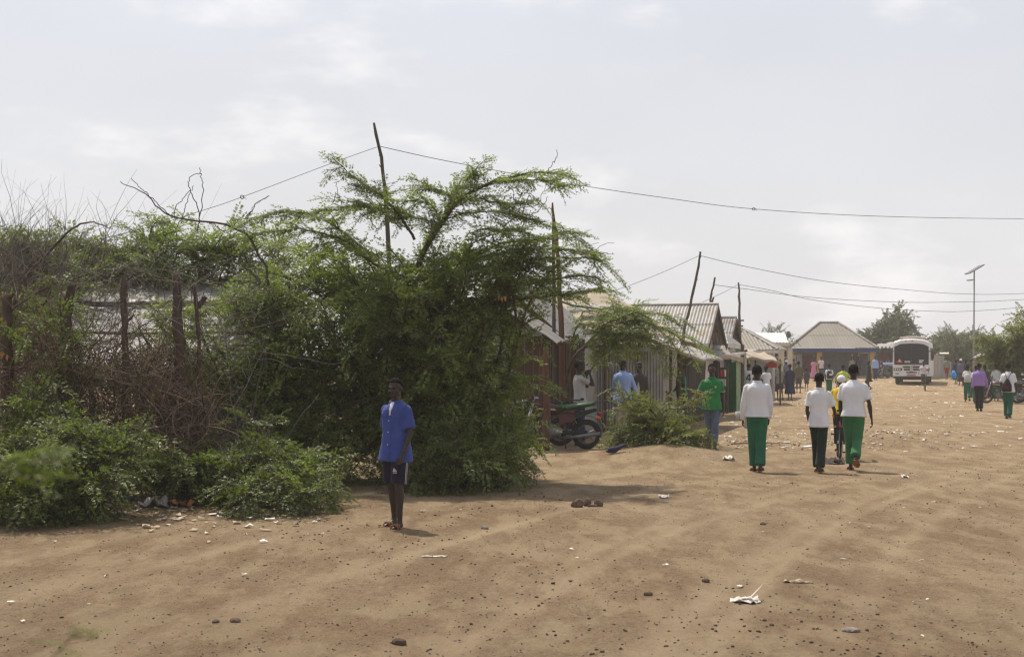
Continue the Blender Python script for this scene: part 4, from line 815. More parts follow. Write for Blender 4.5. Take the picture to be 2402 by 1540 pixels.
def twigs(name, label, base, seed, n, fn, matx, r=(.003, .0075), cat='dry bush', nseg=6):
    """tangle of thin crooked stems: n curves from fn(rng) -> (start, direction, length)"""
    rr = np.random.default_rng(seed); t = thing(name, label, cat, base); VV = []; o = np.array(base)
    for k in range(n):
        p, d, ln = fn(rr); d = np.asarray(d, float); d /= np.linalg.norm(d); r0 = rr.uniform(*r); p = np.asarray(p, float).copy(); R0 = []
        ax = np.cross(d, [.2, .3, 1.]); ax /= np.linalg.norm(ax); ay = np.cross(d, ax); bend = rr.normal(0, .20, 3)
        for i in range(nseg + 1):
            rad = r0 * (1 - .75 * i / nseg); R0.append([p + ax * rad, p - ax * rad * .5 + ay * rad * .87, p - ax * rad * .5 - ay * rad * .87])
            d = d + bend * .35 + rr.normal(0, .16, 3); d /= np.linalg.norm(d); p = p + d * ln / nseg
        VV.append(np.array(R0).reshape(-1, 3))
    V = np.concatenate(VV) - o; m = (nseg + 1) * 3; base_ = np.array([(i * 3 + k, i * 3 + (k + 1) % 3, (i + 1) * 3 + (k + 1) % 3, (i + 1) * 3 + k) for i in range(nseg) for k in range(3)])
    mesh_arr('twigs', V, [(base_[None] + (np.arange(n) * m)[:, None, None]).reshape(-1, 4)], matx, t); return t
def rnd_in(rr, u0, u1, v0, v1, d0, d1): return np.array(pt(rr.uniform(u0, u1), rr.uniform(v0, v1), rr.uniform(d0, d1)))
def f_brush(rr):
    u = rr.uniform(-40, 430) if rr.random() < .85 else rr.uniform(380, 520); v = rr.uniform(815, 1130) if u < 400 else rr.uniform(920, 1130); p = np.array(pt(u, v, rr.uniform(16.6, 18.3)))
    return p, np.array([rr.normal(.05, .55), rr.normal(-.1, .4), rr.normal(.30, .5)]), rr.uniform(.4, 1.25) * (1 if u < 280 else .7)
twigs('dry_brush', 'brown dry thorn brush piled along the fence posts', on(200, 17.4), 61, 2700, f_brush, TWIG, (.0035, .010))
def f_stem(rr):
    return np.array(on(rr.uniform(330, 640), rr.uniform(17.6, 18.6))), np.array([rr.normal(-.35, .3), rr.normal(0, .2), 1]), rr.uniform(1.2, 2.4)
twigs('stem_thicket', 'slanting dry grey-brown stems at the foot of the dark thorn bush', on(480, 18), 62, 170, f_stem, TWIGG, (.006, .014), nseg=8)
def f_whip(rr):
    u = abs(rr.normal(0, 1)) * 170 - 60; return np.array(pt(u, rr.uniform(590, 720), rr.uniform(17.5, 19.5))), np.array([rr.normal(.35, .5), rr.normal(0, .3), rr.normal(.85, .4)]), rr.uniform(.5, 1.35)
twigs('bare_thicket', 'bare grey leafless whips standing above the fence at the left', on(60, 18.6), 63, 430, f_whip, TWIGG, (.003, .007), nseg=8)
def f_web(rr):
    u = rr.uniform(150, 620); return np.array(pt(u, rr.uniform(640, 860), rr.uniform(17.2, 18.8))), np.array([rr.normal(0, .9), rr.normal(0, .3), rr.normal(.25, .5)]), rr.uniform(.5, 1.4)
twigs('bare_twig_screen', 'thin bare twigs crossing in front of the white sheeting', on(350, 18.2), 64, 300, f_web, TWIGG, (.003, .006), nseg=8)
# a few orange dead leaves hanging in the brush
for k, (u, v, d) in enumerate(((8, 830, 16.2), (95, 738, 17.0), (118, 745, 17.0), (4, 745, 16.6), (1180, 690, 19.4))):
    mb = MB()
    for j in range(4):
        a = NR.uniform(-.5, .5); q = Vector((.03 * j - .05, NR.uniform(-.03, .03), NR.uniform(-.03, .03))); mb.add([q, q + Vector((.014 + a * .03, .01, -.03)), q + Vector((a * .05, 0, -.085)), q + Vector((-.012 + a * .03, -.01, -.04))], [(0, 1, 2, 3)])
    o = mb.build('dead_leaf_cluster', pm('orange dead leaf', (.34, .16, .05), .7, .3, 12), None); o.location = pt(u, v, d)
    tag(o, ['orange dead leaves by the leftmost fence post', 'orange dead leaves hung left of the second post', 'orange dead leaves nearest the second post', 'orange dead leaves at the picture edge above', 'orange dead leaves in the right side of the central bush'][k], 'leaves', 'orange dead leaves caught in twigs')

# --- distant trees
def far_tree(name, label, base, ells, seed, n, leafm, kind, sc, step, nsub, sub, r0=.12, trunk_h=1.5, lift=.4, low=1.0, k=None):
    def ex(v):
        v.curve([Vector(base), Vector(base) + Vector((.1, 0, trunk_h * .5)), Vector(base) + Vector((0, 0, trunk_h))], r0 * 1.6, r0, 8, 6)
    return shrub(name, label, base, ells, seed, n, leafm, 'tree', r0=r0 * .5, nsub=nsub, sub=sub, sc=sc, step=step, lift=lift, low=low, extra=ex, kind=kind, **(k or {}))
BL = dict(Ln=1.3, pl=.30, pw=.085, gap=.13, droop=.6, pairs=1); AL = dict(Ln=.9, pl=.17, pw=.036, gap=.075, droop=.4, pairs=1)
far_tree('leafy_tree', 'tall dense green tree behind the bus and the veranda shop', on(2088, 150), [E(2050, 783, 150, 30, 30, 2.5, 2), E(2095, 765, 150, 34, 36, 2.5, 3), E(2130, 785, 150, 34, 26, 2.5, 2), E(2108, 742, 150, 20, 18, 1.4, 1.2), E(2075, 765, 150, 24, 24, 1.4, 1), E(2090, 815, 150, 66, 26, 2.4, 2)], 71, 66, LEAFP, 'broad', 1.0, .36, 6, 1.5, .22, 2.5, .3, 1.0, BL)
far_tree('dusty_tree', 'wide dusty pale green tree line seen to the right of the bus', on(2250, 128), [E(2215, 825, 130, 45, 40, 3, 2), E(2250, 815, 128, 40, 48, 3, 3), E(2285, 830, 126, 40, 45, 3, 2)], 72, 42, LEAFP, 'broad', .9, .34, 6, 1.4, .2, 2, .3, .4)
far_tree('dusty_tree', 'sparse thin-twigged tree top above the dusty pale trees', on(2245, 122), [E(2245, 780, 122, 45, 20, 2.5, 2)], 73, 12, LEAFP, 'acacia', .9, .5, 6, 1.5, .14, 2.5, .3, 2.5, AL)
far_tree('acacia_tree', 'yellow-green acacia leaning over the stalls at the right edge', on(2390, 66), [E(2380, 790, 65, 62, 30, 1.8, 3), E(2330, 805, 65, 35, 18, 1, 1.6), E(2400, 750, 66, 50, 25, 1.6, 1.4), E(2420, 820, 65, 50, 30, 1.5, 1.5)], 74, 34, LEAFY, 'acacia', .9, .20, 6, 1.0, .10, 1.6, .3, 1.0, AL)
far_tree('bare_acacia', 'sparse grey acacia top behind the cream building roof', on(1815, 105), [E(1812, 776, 105, 28, 8, 1.2, 2), E(1860, 793, 105, 14, 6, .8, .6)], 75, 12, LEAFP, 'acacia', .8, .45, 4, .8, .10, 1.5, .3, 1.5, AL)
far_tree('dusty_tree', 'hazy tree behind the sheet fence just right of the bus', on(2190, 140), [E(2192, 840, 140, 34, 34, 3, 2)], 76, 22, LEAFP, 'broad', .9, .36, 6, 1.3, .2, 1.5, .3, .4)
far_tree('dusty_tree', 'hazy far tree closing the street behind the brown stick stall', on(2060, 165), [E(2060, 835, 165, 60, 30, 3, 2)], 77, 24, LEAFP, 'broad', 1.0, .4, 6, 1.5, .2, 1.5, .3, .4)
far_tree('dusty_tree', 'hazy far tree beyond the solar lamp at the right end of the tree line', on(2340, 120), [E(2340, 832, 120, 70, 34, 3, 2)], 78, 22, LEAFP, 'broad', .9, .38, 6, 1.4, .2, 1.5, .3, .4)
# ------------------------------------------------------------------ people
TMP = bpy.data.scenes.new('tmp')
def remesh(mb, vox, smooth=3, disp=None, tri=None):
    """union of closed shapes as one continuous surface"""
    me = bpy.data.meshes.new('t'); me.from_pydata([tuple(p) for p in mb.v], [], mb.f); o = bpy.data.objects.new('t', me); TMP.collection.objects.link(o)
    md = o.modifiers.new('r', 'REMESH'); md.mode = 'VOXEL'; md.voxel_size = vox
    if smooth: sm = o.modifiers.new('s', 'SMOOTH'); sm.iterations = smooth; sm.factor = .5
    vl = TMP.view_layers[0]; vl.update(); ev = o.evaluated_get(vl.depsgraph); m2 = ev.to_mesh()
    V = np.empty(len(m2.vertices) * 3, np.float32); m2.vertices.foreach_get('co', V); V = V.reshape(-1, 3).astype(float)
    Nn = np.empty(len(m2.vertices) * 3, np.float32); m2.vertices.foreach_get('normal', Nn); Nn = Nn.reshape(-1, 3)
    Q = np.array([p.vertices[:] for p in m2.polygons if len(p.vertices) == 4], np.int32).reshape(-1, 4)
    ev.to_mesh_clear(); bpy.data.objects.remove(o); bpy.data.meshes.remove(me)
    if disp is not None: V = V + Nn * disp(V)[:, None]
    return V, Q
def joinm(parts):
    VV, QQ, o = [], [], 0
    for V, Q in parts: VV.append(V); QQ.append(Q + o); o += len(V)
    return np.concatenate(VV), np.concatenate(QQ)
SKIN = pm('dark skin', (.034, .021, .016), .5, .15, 8, spec=.35); SKIN2 = pm('brown skin', (.055, .032, .022), .5, .15, 8, spec=.35)
HAIR = pm('black hair', (.010, .009, .009), .95, .3, 60, .6, 150, spec=.1)
SOLE = pm('sandal', (.24, .11, .045), .7, .2, 10); DARKSHOE = pm('dark shoe', (.03, .028, .03), .6, .2, 8); EYEW = pm('eye white', (.16, .14, .12), .3, .05)
def cloth(name, c, rough=.85, var=.10, bump=.35): return pm(name, c, rough, var, 3.5, bump, 55, spec=.15, sheen=.1)
WHITE = cloth('white shirt cloth', (.66, .66, .69)); GREEN = cloth('school green cloth', (.020, .115, .062), var=.2); GREEN2 = cloth('bright green cloth', (.032, .145, .055), var=.2); DKGREEN = cloth('black green cloth', (.012, .022, .014))
BLUE = cloth('royal blue cloth', (.045, .070, .25), var=.22); NAVY = cloth('dark navy cloth', (.014, .012, .028)); POLO = cloth('green polo cloth', (.022, .19, .052), var=.18); JEAN = cloth('worn denim', (.10, .13, .19), var=.35)
GREYT = cloth('grey tee cloth', (.42, .41, .40)); SKYB = cloth('light blue shirt cloth', (.27, .39, .66)); TANT = cloth('cream trouser cloth', (.50, .42, .33)); DKJ = cloth('dark jacket cloth', (.055, .042, .038)); PURP = cloth('lilac shirt cloth', (.30, .19, .46)); BLACK = cloth('black cloth', (.014, .014, .016))
YEL = cloth('yellow shirt cloth', (.62, .42, .015)); HIVIS = cloth('lime vest cloth', (.48, .55, .08)); PINK = cloth('pink dress cloth', (.55, .22, .30)); SHUKA = cloth('navy shawl', (.02, .022, .07)); MAROON = cloth('maroon shawl', (.05, .018, .02)); OLIVE = cloth('olive cloth', (.10, .085, .045)); GREYS = cloth('grey green cloth', (.20, .20, .17)); REDS = cloth('red shorts cloth', (.22, .02, .025)); TEALC = cloth('teal tee cloth', (.03, .26, .17)); PINKW = cloth('pinkish white tee', (.60, .52, .56)); DKB = cloth('dark blue cloth', (.03, .04, .07)); GREYP = cloth('grey purple cloth', (.12, .11, .17)); BLUEB = cloth('bright blue bag', (.04, .30, .70))
PALE = pm('pale plastic', (.5, .48, .46), .5, .15, 6)

def dv(a, o, sd): a, o = R(a), R(o); return Vector((sd * math.sin(o), math.sin(a) * math.cos(o), -math.cos(a) * math.cos(o)))
def person(label, loc, H, rz, skin=SKIN, top=('shirt', WHITE, 'short', -.10), bottom=('trousers', GREEN, 1.0), L=(0, 0), Rr=(0, 0), aL=(0, 8, 5, 4), aR=(0, 8, 5, 4), lean=0, yaw=0, pitch=0, near=False, mid=False, shoes=SOLE, hair=True, hat=None, sit=None, sw=1.0, fat=1.0, curl=25, group=None, under=None, seed=0, roll=0, pocket=False, collar=True, legout=-1.2):
    """continuous body with fitted clothes; faces +Y at rz = 0. L, Rr: thigh and shin angles forward; aL, aR: upper arm forward/out, forearm forward/out"""
    rz = rz - math.atan2(loc[0], loc[1]); s = H / 1.72; vx = .018 if near else (.023 if mid else .040); t = thing('person', label, 'person', loc, rz, group); J = {}
    hipo = .080 * s
    for sd, (a, b) in ((-1, L), (1, Rr)):
        hp = Vector((sd * hipo, 0, 0)); kn = hp + dv(a, legout, sd) * .435 * s; an = kn + dv(b, legout, sd) * .415 * s
        fb = 0 if abs(b) < 24 else (b + 24 if b < 0 else b - 24); fd = Vector((sd * .12, math.cos(R(fb)), math.sin(R(fb)))).normalized(); fu = Vector((0, -math.sin(R(fb)), math.cos(R(fb))))
        J[sd] = [hp, kn, an, fd, fu]
    low = min(min((J[k][2] - J[k][4] * .075 * s).z, (J[k][2] - J[k][4] * .07 * s + J[k][3] * .16 * s).z) for k in (-1, 1)) if sit is None else -sit
    pz = -low; pel = Vector((0, 0, pz)); U = Vector((0, math.sin(R(lean)), math.cos(R(lean)))); FW = Vector((0, math.cos(R(lean)), -math.sin(R(lean)))); XX = Vector((1, 0, 0))
    for k in (-1, 1): J[k][:3] = [q + pel for q in J[k][:3]]
    at_ = lambda h, y=0: pel + U * (h * s) + FW * (y * s)
    A = {}
    for sd, (a, o, b, o2) in ((-1, aL), (1, aR)):
        sh = at_(.438) + XX * (sd * .158 * s * sw); eb = sh + dv(a + lean * .5, o, sd) * .295 * s; wr = eb + dv(b + lean * .5, o2, sd) * .255 * s; A[sd] = (sh, eb, wr)
    hc = at_(.665) + FW * (.022 * s) + Vector((0, math.sin(R(lean * .3)) * .0, 0)); HM = Matrix.Rotation(R(-yaw), 3, 'Z') @ Matrix.Rotation(R(pitch), 3, 'X') @ Matrix.Rotation(R(roll), 3, 'Y')
    # --- body
    b = MB(); f_ = fat
    tor = [(-.10, .120, .085), (-.02, .158, .108), (.06, .150, .102), (.16, .132, .092), (.26, .140, .098), (.36, .152, .104), (.42, .150, .096), (.46, .115, .078), (.49, .078, .064), (.515, .058, .056)]
    b.rings([(at_(h), XX * (rx * s * f_ * (sw if h > .2 else 1)), FW * (ry * s * f_)) for h, rx, ry in tor], 16)
    b.tube([at_(.46, -.005), at_(.53, .0), at_(.60, .016)], [.066 * s, .054 * s, .052 * s], 10)
    foot = MB()
    for k in (-1, 1):
        hp, kn, an, fd, fu = J[k]
        b.tube([hp + Vector((0, 0, .04 * s)), hp.lerp(kn, .3), hp.lerp(kn, .75), kn], [.088 * s * f_, .082 * s * f_, .060 * s * f_, .053 * s], 10)
        d_ = (an - kn); back = Vector((0, -.012 * s, 0)); b.tube([kn - d_ * .03, kn + d_ * .28 + back, kn + d_ * .65 + back * .4, an], [.052 * s, .056 * s * f_, .040 * s, .033 * s], 10)
        xs = fd.cross(fu).normalized(); h0 = an - fu * (.075 * s)
        b.rings([(h0 - fd * .055 * s + fu * .030 * s, xs * .012 * s, fu * .012 * s), (h0 - fd * .04 * s + fu * .034 * s, xs * .030 * s, fu * .032 * s), (h0 + fd * .03 * s + fu * .042 * s, xs * .034 * s, fu * .040 * s), (h0 + fd * .10 * s + fu * .026 * s, xs * .042 * s, fu * .025 * s), (h0 + fd * .155 * s + fu * .018 * s, xs * .038 * s, fu * .017 * s), (h0 + fd * .185 * s + fu * .014 * s, xs * .022 * s, fu * .011 * s)], 10)
        sh, eb, wr = A[k]; b.ell(sh + Vector((-k * .01 * s, 0, -.008 * s)), (.046 * s, .046 * s, .048 * s), 10, 7)
        b.tube([sh, sh.lerp(eb, .4), eb], [.044 * s * f_, .042 * s * f_, .034 * s], 9); d_ = wr - eb; b.tube([eb - d_ * .03, eb + d_ * .25, eb + d_ * .7, wr], [.036 * s, .038 * s * f_, .029 * s, .024 * s], 9)
    parts = [remesh(b, vx, 3)]
    # head: skull, jaw, nose, lips, brow, ears
    h = MB(); hp_ = lambda x, y, z: hc + HM @ Vector((x * s, y * s, z * s)); el = lambda c, r, nu=12, nv=9: h.ell(hp_(*c), tuple(q * s for q in r), nu, nv, HM)
    el((0, -.014, .030), (.073, .094, .082), 16, 11); el((0, .016, -.030), (.061, .070, .070), 14, 9); el((0, .044, -.075), (.034, .036, .030)); el((0, -.035, -.03), (.056, .056, .06))
    h.tube([hp_(0, .082, .018), hp_(0, .098, -.012), hp_(0, .103, -.026)], [.010 * s, .014 * s, .016 * s], 8); el((-.013, .090, -.030), (.012, .013, .010), 8, 6); el((.013, .090, -.030), (.012, .013, .010), 8, 6)
    el((0, .078, .028), (.050, .016, .011)); el((0, .083, -.056), (.024, .013, .008)); el((0, .081, -.069), (.021, .013, .008))
    for k in (-1, 1): el((k * .076, -.012, -.008), (.010, .022, .032)); el((k * .045, .055, -.022), (.020, .022, .018))
    h.tube([hp_(0, -.012, -.05), hp_(0, -.02, -.13)], [.050 * s, .052 * s], 10)
    parts.append(remesh(h, .0072 if near else (.011 if mid else .021), 3))
    # hands: palm, four unequal bent fingers, thumb from the side of the palm
    for k in (-1, 1):
        sh, eb, wr = A[k]; D = (wr - eb).normalized(); w_ = Vector((0, 1, 0)); w_ = (w_ - D * w_.dot(D)); w_ = w_.normalized() if w_.length > .2 else Vector((0, 0, 1)); n_ = D.cross(w_) * k     # n_: towards the body
        if n_.x * k > 0: n_ = -n_
        m = MB(); hs = s * 1.0; P0 = wr
        m.rings([(P0 - D * .015 * hs, w_ * .024 * hs, n_ * .020 * hs), (P0 + D * .02 * hs, w_ * .031 * hs, n_ * .016 * hs), (P0 + D * .06 * hs, w_ * .041 * hs, n_ * .015 * hs), (P0 + D * .088 * hs, w_ * .040 * hs, n_ * .012 * hs)], 12)
        for j, (off, ln) in enumerate(((.030, .068), (.010, .078), (-.010, .073), (-.029, .056))):
            q = P0 + D * .083 * hs + w_ * off * hs; c1 = R(curl * (.7 + .12 * j)); d1 = (D * math.cos(c1) + n_ * math.sin(c1)).normalized(); c2 = R(curl * (1.9 + .2 * j)); d2 = (D * math.cos(c2) + n_ * math.sin(c2)).normalized(); sp = w_ * off * .25
            m.tube([q - D * .02 * hs, q, q + (d1 + sp) * ln * .5 * hs, q + (d1 + sp) * ln * .5 * hs + d2 * ln * .5 * hs], [.0095 * hs, .0095 * hs, .0085 * hs, .0065 * hs], 7)
        q = P0 + D * .03 * hs + w_ * .030 * hs; d1 = (D * .75 + w_ * .6 + n_ * .3).normalized(); d2 = (D * .9 + w_ * .15 + n_ * .45).normalized(); m.tube([q - w_ * .012 * hs, q + d1 * .035 * hs, q + d1 * .035 * hs + d2 * .032 * hs], [.013 * hs, .011 * hs, .007 * hs], 7)
        parts.append(remesh(m, .0055 if near else (.0075 if mid else .014), 2))
    V, Q = joinm(parts); mesh_arr('body', V, [Q], skin, t, True)
    if hair:
        m = MB(); m.ell(hp_(0, -.020, .037), (.0765 * s, .0945 * s, .0835 * s), 24, 16, HM); m.v = [tuple(p) for p in m.v]
        keep = []; Vh = np.array([tuple(p) for p in m.v]); Lh = (np.array(HM.inverted()) @ (Vh - np.array(hc)).T).T / s
        okv = (Lh[:, 2] > .052 + .55 * np.maximum(Lh[:, 1] - .02, -.02) * 1.0 - 1.15 * np.maximum(-Lh[:, 1], 0)) ; m.f = [q for q in m.f if all(okv[i] for i in q)]
        o = m.build('hair', HAIR, t, True); md = o.modifiers.new('thick', 'SOLIDIFY'); md.thickness = .012 * s; md.offset = -.3
    if near:
        for k in (-1, 1):
            e = MB().ell(hp_(k * .030, .0745, .004), (.0105 * s, .006 * s, .0058 * s), 10, 7, HM).build('eye', EYEW, t, True); MB().ell(hp_(k * .030 - .002, .0795, .004), (.005 * s, .0025 * s, .005 * s), 8, 6, HM).build('iris', HAIR, e, True)
    sd_ = seed * 3.1
    def wr_(amp, sc=9, vert=.55):
        def f(P): Pq = P * np.array([1, 1, vert]); return amp * (noise3(Pq + sd_, sc, seed + 3) + .9 * noise3(P * np.array([1, 1, .16]) + sd_, 12, seed + 13) + .6 * noise3(Pq * np.array([1, 1, 1.8]) + sd_, sc * 2.2, seed + 9))
        return f
    # --- top
    if top:
        kind, m_, slv, hem = top[:4]; c = MB(); e = .016 if kind != 'tee' else .010; loose = 1.07 if kind in ('shirt', 'jacket') else 1.03
        zs = [(-.22, .180, .138), (-.10, .178, .130), (-.02, .170, .118), (.06, .152, .110), (.16, .142, .104), (.26, .146, .108), (.36, .152, .112), (.42, .150, .104), (.455, .122, .088), (.485, .086, .072), (.510, .066, .060)]
        rg = [q for q in zs if q[0] > hem]; h0 = np.interp(hem, [q[0] for q in zs], [q[1] for q in zs]); h1 = np.interp(hem, [q[0] for q in zs], [q[2] for q in zs]); rg = [(hem, h0 * 1.03, h1 * 1.06)] + rg
        c.rings([(at_(hh, -.004), XX * ((rx * (loose if hh < .4 else 1.02) * f_ * (sw if hh > .2 else 1) + e * .6) * s), FW * ((ry * loose * f_ + e * .6) * s)) for hh, rx, ry in rg], 20, sq=.74)
        c.ell(at_(.430), (.15 * s * sw, .080 * s, .052 * s), 14, 8)
        for k in (-1, 1):
            sh, eb, wr = A[k]; c.ell(sh + Vector((-k * .012 * s, 0, -.005 * s)), (.053 * s, .056 * s, .054 * s), 10, 7)
            if slv == 'short': q = sh.lerp(eb, .70 if kind == 'tee' else .80); c.tube([sh, sh.lerp(eb, .4), q], [.052 * s, .057 * s, (.056 if kind == 'tee' else .070) * s], 12)
            elif slv == 'long': d_ = wr - eb; c.tube([sh, sh.lerp(eb, .5), eb, eb + d_ * .5, wr - d_ * .02], [.052 * s, .055 * s, .051 * s, .052 * s, .050 * s], 12)
            elif slv == 'roll': c.tube([sh, sh.lerp(eb, .5), eb + (wr - eb) * .1], [.060 * s, .058 * s, .056 * s], 12)
        V, Q = remesh(c, .0145 if near else (.021 if mid else .036), 3, wr_(.013 * s, 7)); o_top = mesh_arr('shirt' if kind in ('shirt', 'tee') else ('jacket' if kind == 'jacket' else 'dress'), V, [Q], m_, t, True)
        if kind in ('shirt', 'jacket') and collar:
            cl = MB(); n = 20; z0 = at_(.500)
            for ring in ((.000, .072, .058), (.034, .062, .058), (.028, .074, .069), (-.010, .088, .073)):
                for i in range(n):
                    w = math.pi * 2 * i / n + math.pi / 2; open_ = max(0, math.cos(w - math.pi / 2)) ** 6
                    cl.v.append(tuple(z0 + U * ((ring[0] - open_ * .03) * s) + XX * (math.cos(w) * ring[1] * s * (1 + open_ * .0)) + FW * ((math.sin(w) * ring[2] + .004) * s)))
            cl.f = [(r * n + i, r * n + (i + 1) % n, ((r + 1) % 4) * n + (i + 1) % n, ((r + 1) % 4) * n + i) for r in range(4) for i in range(n) if not (r < 3 and i in (0, n - 1) and top[1] is BLUE)]
            cl.build('collar', m_, t, True)
    if under:
        c = MB(); c.rings([(at_(.36, .028), XX * (.030 * s), FW * (.098 * s)), (at_(.43, .026), XX * (.050 * s), FW * (.090 * s)), (at_(.478, .02), XX * (.066 * s), FW * (.068 * s)), (at_(.512, .014), XX * (.058 * s), FW * (.052 * s))], 14); c.build('undershirt', under, t, True)
    # --- bottom
    if bottom:
        kind, m_, ln = bottom[:3]; c = MB()
        if kind in ('trousers', 'shorts', 'slim'):
            ex = {'trousers': 1.0, 'shorts': 1.12, 'slim': .90}[kind]
            c.rings([(at_(-.12), XX * (.150 * s * f_), FW * (.108 * s * f_)), (at_(-.04), XX * (.168 * s * f_), FW * (.122 * s * f_)), (at_(.06), XX * (.158 * s * f_), FW * (.112 * s * f_)), (at_(.10), XX * (.146 * s * f_), FW * (.104 * s * f_))], 16)
            for k in (-1, 1):
                hp, kn, an, fd, fu = J[k]
                if kind == 'shorts': q = hp.lerp(kn, ln); c.tube([hp + Vector((0, 0, .03 * s)), hp.lerp(kn, ln * .5), q], [.100 * s * f_, .100 * s * f_, .104 * s], 14)
                else:
                    d_ = an - kn; c.tube([hp + Vector((0, 0, .03 * s)), hp.lerp(kn, .4), kn, kn + d_ * .4, kn + d_ * ln * .965], [.098 * s * f_, .096 * s * ex * f_, .082 * s * ex * ex, .080 * s * ex * ex, (.084 if kind == 'trousers' else .052) * s * ex], 14)
        elif kind in ('skirt', 'wrap'):
            zt = {'skirt': .10, 'wrap': .46}[kind]; bt = -pz / s + ln
            zz = [zt, .0 if zt < .2 else .30, -.25, (bt - .25) / 2, bt]; st = (J[1][2] - J[-1][2]).length / s
            rx = [.16 if zt < .2 else .17, .185 if zt < .2 else .19, .20, .20 + st * .15, .19 + st * .3]; ry = [.11, .125, .145, .15 + st * .2, .15 + st * .3]
            if kind == 'wrap': zz = [.50] + zz; rx = [.09] + rx; ry = [.075] + ry
            c.rings([(at_(z) if z > -.1 else Vector((0, at_(-.1).y * 1, pz + z * s)), XX * (a * s * f_), Vector((0, b_ * s * f_, 0))) for z, a, b_ in zip(zz, rx, ry)], 18)
            if kind == 'wrap':
                for k in (-1, 1): c.ell(A[k][0] - U * .01, (.058 * s, .06 * s, .058 * s), 10, 7); c.tube([A[k][0], A[k][1]], [.055 * s, .055 * s], 10)
        nm = {'trousers': 'trousers', 'slim': 'jeans', 'shorts': 'shorts', 'skirt': 'skirt', 'wrap': 'shawl'}[kind]
        V, Q = remesh(c, .0145 if near else (.021 if mid else .036), 3, wr_(.008 * s, 8, .8)); mesh_arr(nm, V, [Q], m_, t, True)
        t['_m'] = 0; del t['_m']
    # --- footwear
    if shoes:
        for k in (-1, 1):
            hp, kn, an, fd, fu = J[k]; xs = fd.cross(fu).normalized(); h0 = an - fu * (.078 * s); c = MB()
            c.rings([(h0 + fd * y * s + fu * (.002 * s), xs * w_ * s, fu * .010 * s) for y, w_ in ((-.072, .012), (-.062, .030), (-.01, .036), (.06, .040), (.12, .048), (.17, .044), (.20, .026), (.207, .010))], 10)
            if shoes is SOLE:
                for y in ((.085, .125) if near else (.10,)): c.tube([h0 + fd * y * s + xs * .050 * s + fu * .004 * s, h0 + fd * (y - .004) * s + xs * .034 * s + fu * .046 * s, h0 + fd * (y - .008) * s + fu * .058 * s, h0 + fd * (y - .004) * s - xs * .034 * s + fu * .046 * s, h0 + fd * y * s - xs * .050 * s + fu * .004 * s], .013 * s, 6)
            else: c.rings([(h0 + fd * y * s + fu * z * s, xs * w_ * s, fu * r_ * s) for y, z, w_, r_ in ((-.062, .03, .026, .025), (-.04, .04, .038, .042), (.03, .045, .042, .047), (.10, .03, .048, .032), (.17, .02, .042, .022), (.198, .014, .022, .012))], 10)
            c.build('sandal' if shoes is SOLE else 'shoe', shoes, t, True)
    if hat == 'cap':
        c = MB(); c.ell(hp_(0, -.012, .055), (.082 * s, .100 * s, .080 * s), 18, 10, HM); c.v = [(x, y, max(z, hp_(0, 0, .040).z)) if True else 0 for x, y, z in c.v]
        c.slab([hp_(-.055, .07, .045), hp_(.055, .07, .045), hp_(.045, .165, .030), hp_(0, .178, .030), hp_(-.045, .165, .030)], .008); c.build('cap', pm('black cap', (.02, .02, .022), .8, .15), t, False)
    if hat in ('hat', 'brim'):
        c = MB(); c.rings([(hp_(0, -.01, .045), HM @ Vector((.125 * s, 0, 0)), HM @ Vector((0, .135 * s, 0))), (hp_(0, -.01, .055), HM @ Vector((.120 * s, 0, 0)), HM @ Vector((0, .13 * s, 0))), (hp_(0, -.01, .06), HM @ Vector((.085 * s, 0, 0)), HM @ Vector((0, .1 * s, 0))), (hp_(0, -.01, .13), HM @ Vector((.07 * s, 0, 0)), HM @ Vector((0, .085 * s, 0))), (hp_(0, -.01, .137), HM @ Vector((.03 * s, 0, 0)), HM @ Vector((0, .04 * s, 0)))], 18); c.build('hat', pm('black cap', (.02, .02, .022), .8, .15), t, True)
    if hat == 'wrap': MB().ell(hp_(0, -.014, .045), (.088 * s, .106 * s, .084 * s), 14, 9, HM).build('head_cloth', WHITE, t, True)
    if hat == 'redwrap': MB().torus(hp_(0, -.005, -.115), (0, 0, 1), .085 * s, .036 * s, 16, 7).build('scarf', CLOTHS[1], t, True)
    return t, dict(J=J, A=A, at=at_, hc=hc, HM=HM, hp=hp_, s=s, FW=FW, U=U)
def held(name, label, cat, t, mb, mat, smooth=False, group=None):
    """thing carried by a person: built in the person's frame, standing on its own at top level"""
    o = mb.build(name, mat, None, smooth); o.location = t.location; o.rotation_euler = t.rotation_euler; return tag(o, label, cat, group)
def away(u, d): return on(u, d)

# the boy in the blue shirt
p, k = person('boy in royal blue short-sleeved shirt and dark shorts standing before the bushes', on(928, 14.72), 1.56, R(144), SKIN, ('shirt', BLUE, 'short', -.17), ('shorts', NAVY, .96), L=(9, -1), Rr=(-7, -9), aL=(8, 13, 24, -7), aR=(-16, 12, -22, 4), lean=-1, yaw=-10, pitch=-9, roll=3, legout=1.6, near=True, seed=1, under=WHITE, curl=30, sw=1.0)
s_ = k['s']; A_ = k['at']; FW = k['FW']; fr = lambda x, h: A_(h, .004) + Vector((x * s_, 0, 0)) + FW * ((.118 + .02 * math.cos(h * 5)) * s_ * (1 - (x / .2) ** 2) ** .5)
SH = [c for c in p.children if c.name.startswith('shirt')][0]; SO = [c for c in p.children if c.name.startswith('shorts')][0]
for h in (.30, .17, .03): MB().ell(fr(.0, h) + FW * .012, (.006, .004, .006), 8, 5).build('button', pm('shirt button', (.6, .6, .6), .4), SH)
MB().slab([fr(-.015, -.16) + FW * .010, fr(-.008, -.16) + FW * .012, fr(-.008, .30) + FW * .012, fr(-.015, .30) + FW * .010], .003).build('placket', BLUE, SH)
